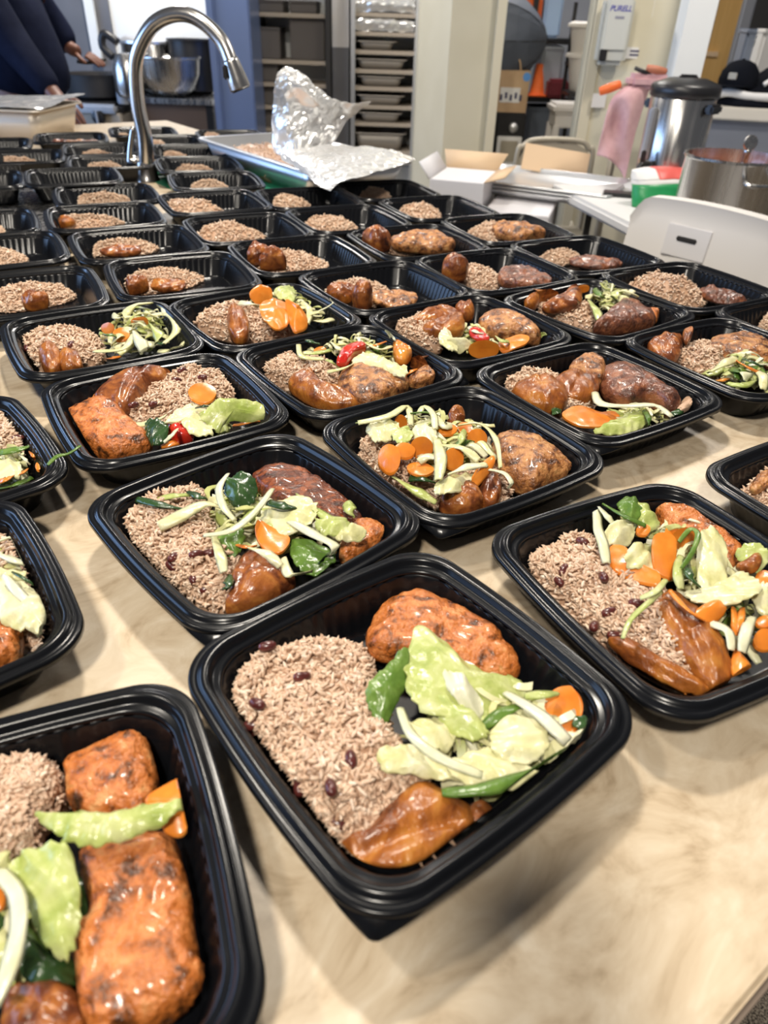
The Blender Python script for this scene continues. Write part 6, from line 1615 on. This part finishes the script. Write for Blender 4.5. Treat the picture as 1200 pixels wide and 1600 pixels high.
ut = tube('cooking_tongs', [PY(120, 96, 4.1), PY(140, 98, 4.12), PY(165, 92, 4.16)], .008, M['blackpl'], None, 8, 8); tag(ut, 'dark utensil handle held in the far hand of the cook', 'utensil')

# ------------------------------------------------------------------ the photographer standing behind the counter edge (throws the shadow on the front of the worktop)
pg = empty('person', (0, -.50, 0)); tag(pg, 'person behind the near counter edge holding up a phone over the trays', 'person')
fw = Vector((0, math.cos(PITCH), -math.sin(PITCH))); upv = Vector((0, math.sin(PITCH), math.cos(PITCH)))
lens = Vector((0, .50, CAMZ))
pc0 = lens - fw * .022 - upv * .050 + Vector((.020, 0, 0))
ph = box('phone', pc0 + Vector((0, -.50, 0)), (.078, .155, .008), M['blackpl'], bev=.003); ph.rotation_euler = (R(90) - PITCH, 0, 0)
tag(ph, 'black phone held up over the front edge of the counter', 'phone')
g_pel = (0, 0, .95); g_ch = (0, .02, 1.30); g_nk = (0, .04, 1.50); g_hd = (0, .10, 1.64)
hr = pc0 + Vector((.055, -.02, -.045)); hl = pc0 + Vector((-.055, -.02, -.045))
er, el_ = (.17, .34, 1.09), (-.17, .34, 1.09)
leg = lambda s_: [((s_ * .10, 0, .88), .09, .09), ((s_ * .11, .02, .50), .062, .062), ((s_ * .11, -.02, .09), .042, .042), ((s_ * .12, .10, .04), .04, .03)]
skin_body('body', [[(g_pel, .15, .13), (g_ch, .16, .12), (g_nk, .055, .055), (g_hd, .085, .095)],
  [(g_ch, .16, .12), ((.19, .02, 1.42), .055, .055), (er, .046, .046), (tuple(hr - Vector((-.03, .06, .04))), .030, .028), (tuple(hr), .034, .022)],
  [(g_ch, .16, .12), ((-.19, .02, 1.42), .055, .055), (el_, .046, .046), (tuple(hl - Vector((.03, .06, .04))), .030, .028), (tuple(hl), .034, .022)],
  [(g_pel, .15, .13)] + leg(1), [(g_pel, .15, .13)] + leg(-1)], M['skin'], pg)
skin_body('jacket', [[((0, 0, .93), .18, .15), (g_ch, .20, .15), ((0, .03, 1.46), .10, .09)],
  [(g_ch, .20, .15), ((.19, .02, 1.42), .08, .08), (er, .068, .066), (tuple(hr * .75 + Vector(er) * .25), .046, .044)],
  [(g_ch, .20, .15), ((-.19, .02, 1.42), .08, .08), (el_, .068, .066), (tuple(hl * .75 + Vector(el_) * .25), .046, .044)]], M['umbrella'], pg)
skin_body('trousers', [[((0, 0, .95), .17, .15), ((0, 0, .87), .16, .15)]] + [[((0, 0, .87), .16, .15), ((s_ * .10, 0, .80), .11, .11), ((s_ * .11, .02, .50), .085, .085), ((s_ * .11, -.02, .09), .065, .065)] for s_ in (-1, 1)], M['pants'], pg)
lathe('hair', [(.10, -.02), (.108, .03), (.10, .075), (.06, .105), (.001, .112)], M['hair'], pg, (0, .085, 1.67), 24)
for s_ in (-1, 1):
    lathe('ear', [(.001, -.008), (.024, -.006), (.026, .006), (.001, .010)], M['skin'], pg, (s_ * .098, .09, 1.64), 12, (0, R(90), 0))
    b_ = hr if s_ > 0 else hl
    for i in range(4):
        p_ = b_ + upv * (.028 - .019 * i) + Vector((s_ * -.004, 0, 0)) + fw * .004
        q1 = p_ + fw * .010 + Vector((-s_ * .020, 0, 0)); q2 = q1 + Vector((-s_ * .022, 0, 0))
        skin_body('finger', [[(tuple(b_ + upv * (.02 - .013 * i)), .010, .010), (tuple(p_), .0095, .0095), (tuple(q1 - fw * .006), .0085, .0085), (tuple(q2 - fw * .006), .007, .007)]], M['skin'], pg, 1)
    p_ = b_ + upv * .01 - fw * .012; skin_body('thumb', [[(tuple(b_), .012, .012), (tuple(p_ + upv * .02), .011, .011), (tuple(p_ + upv * .035 + Vector((-s_ * .022, 0, 0))), .009, .009)]], M['skin'], pg, 1)
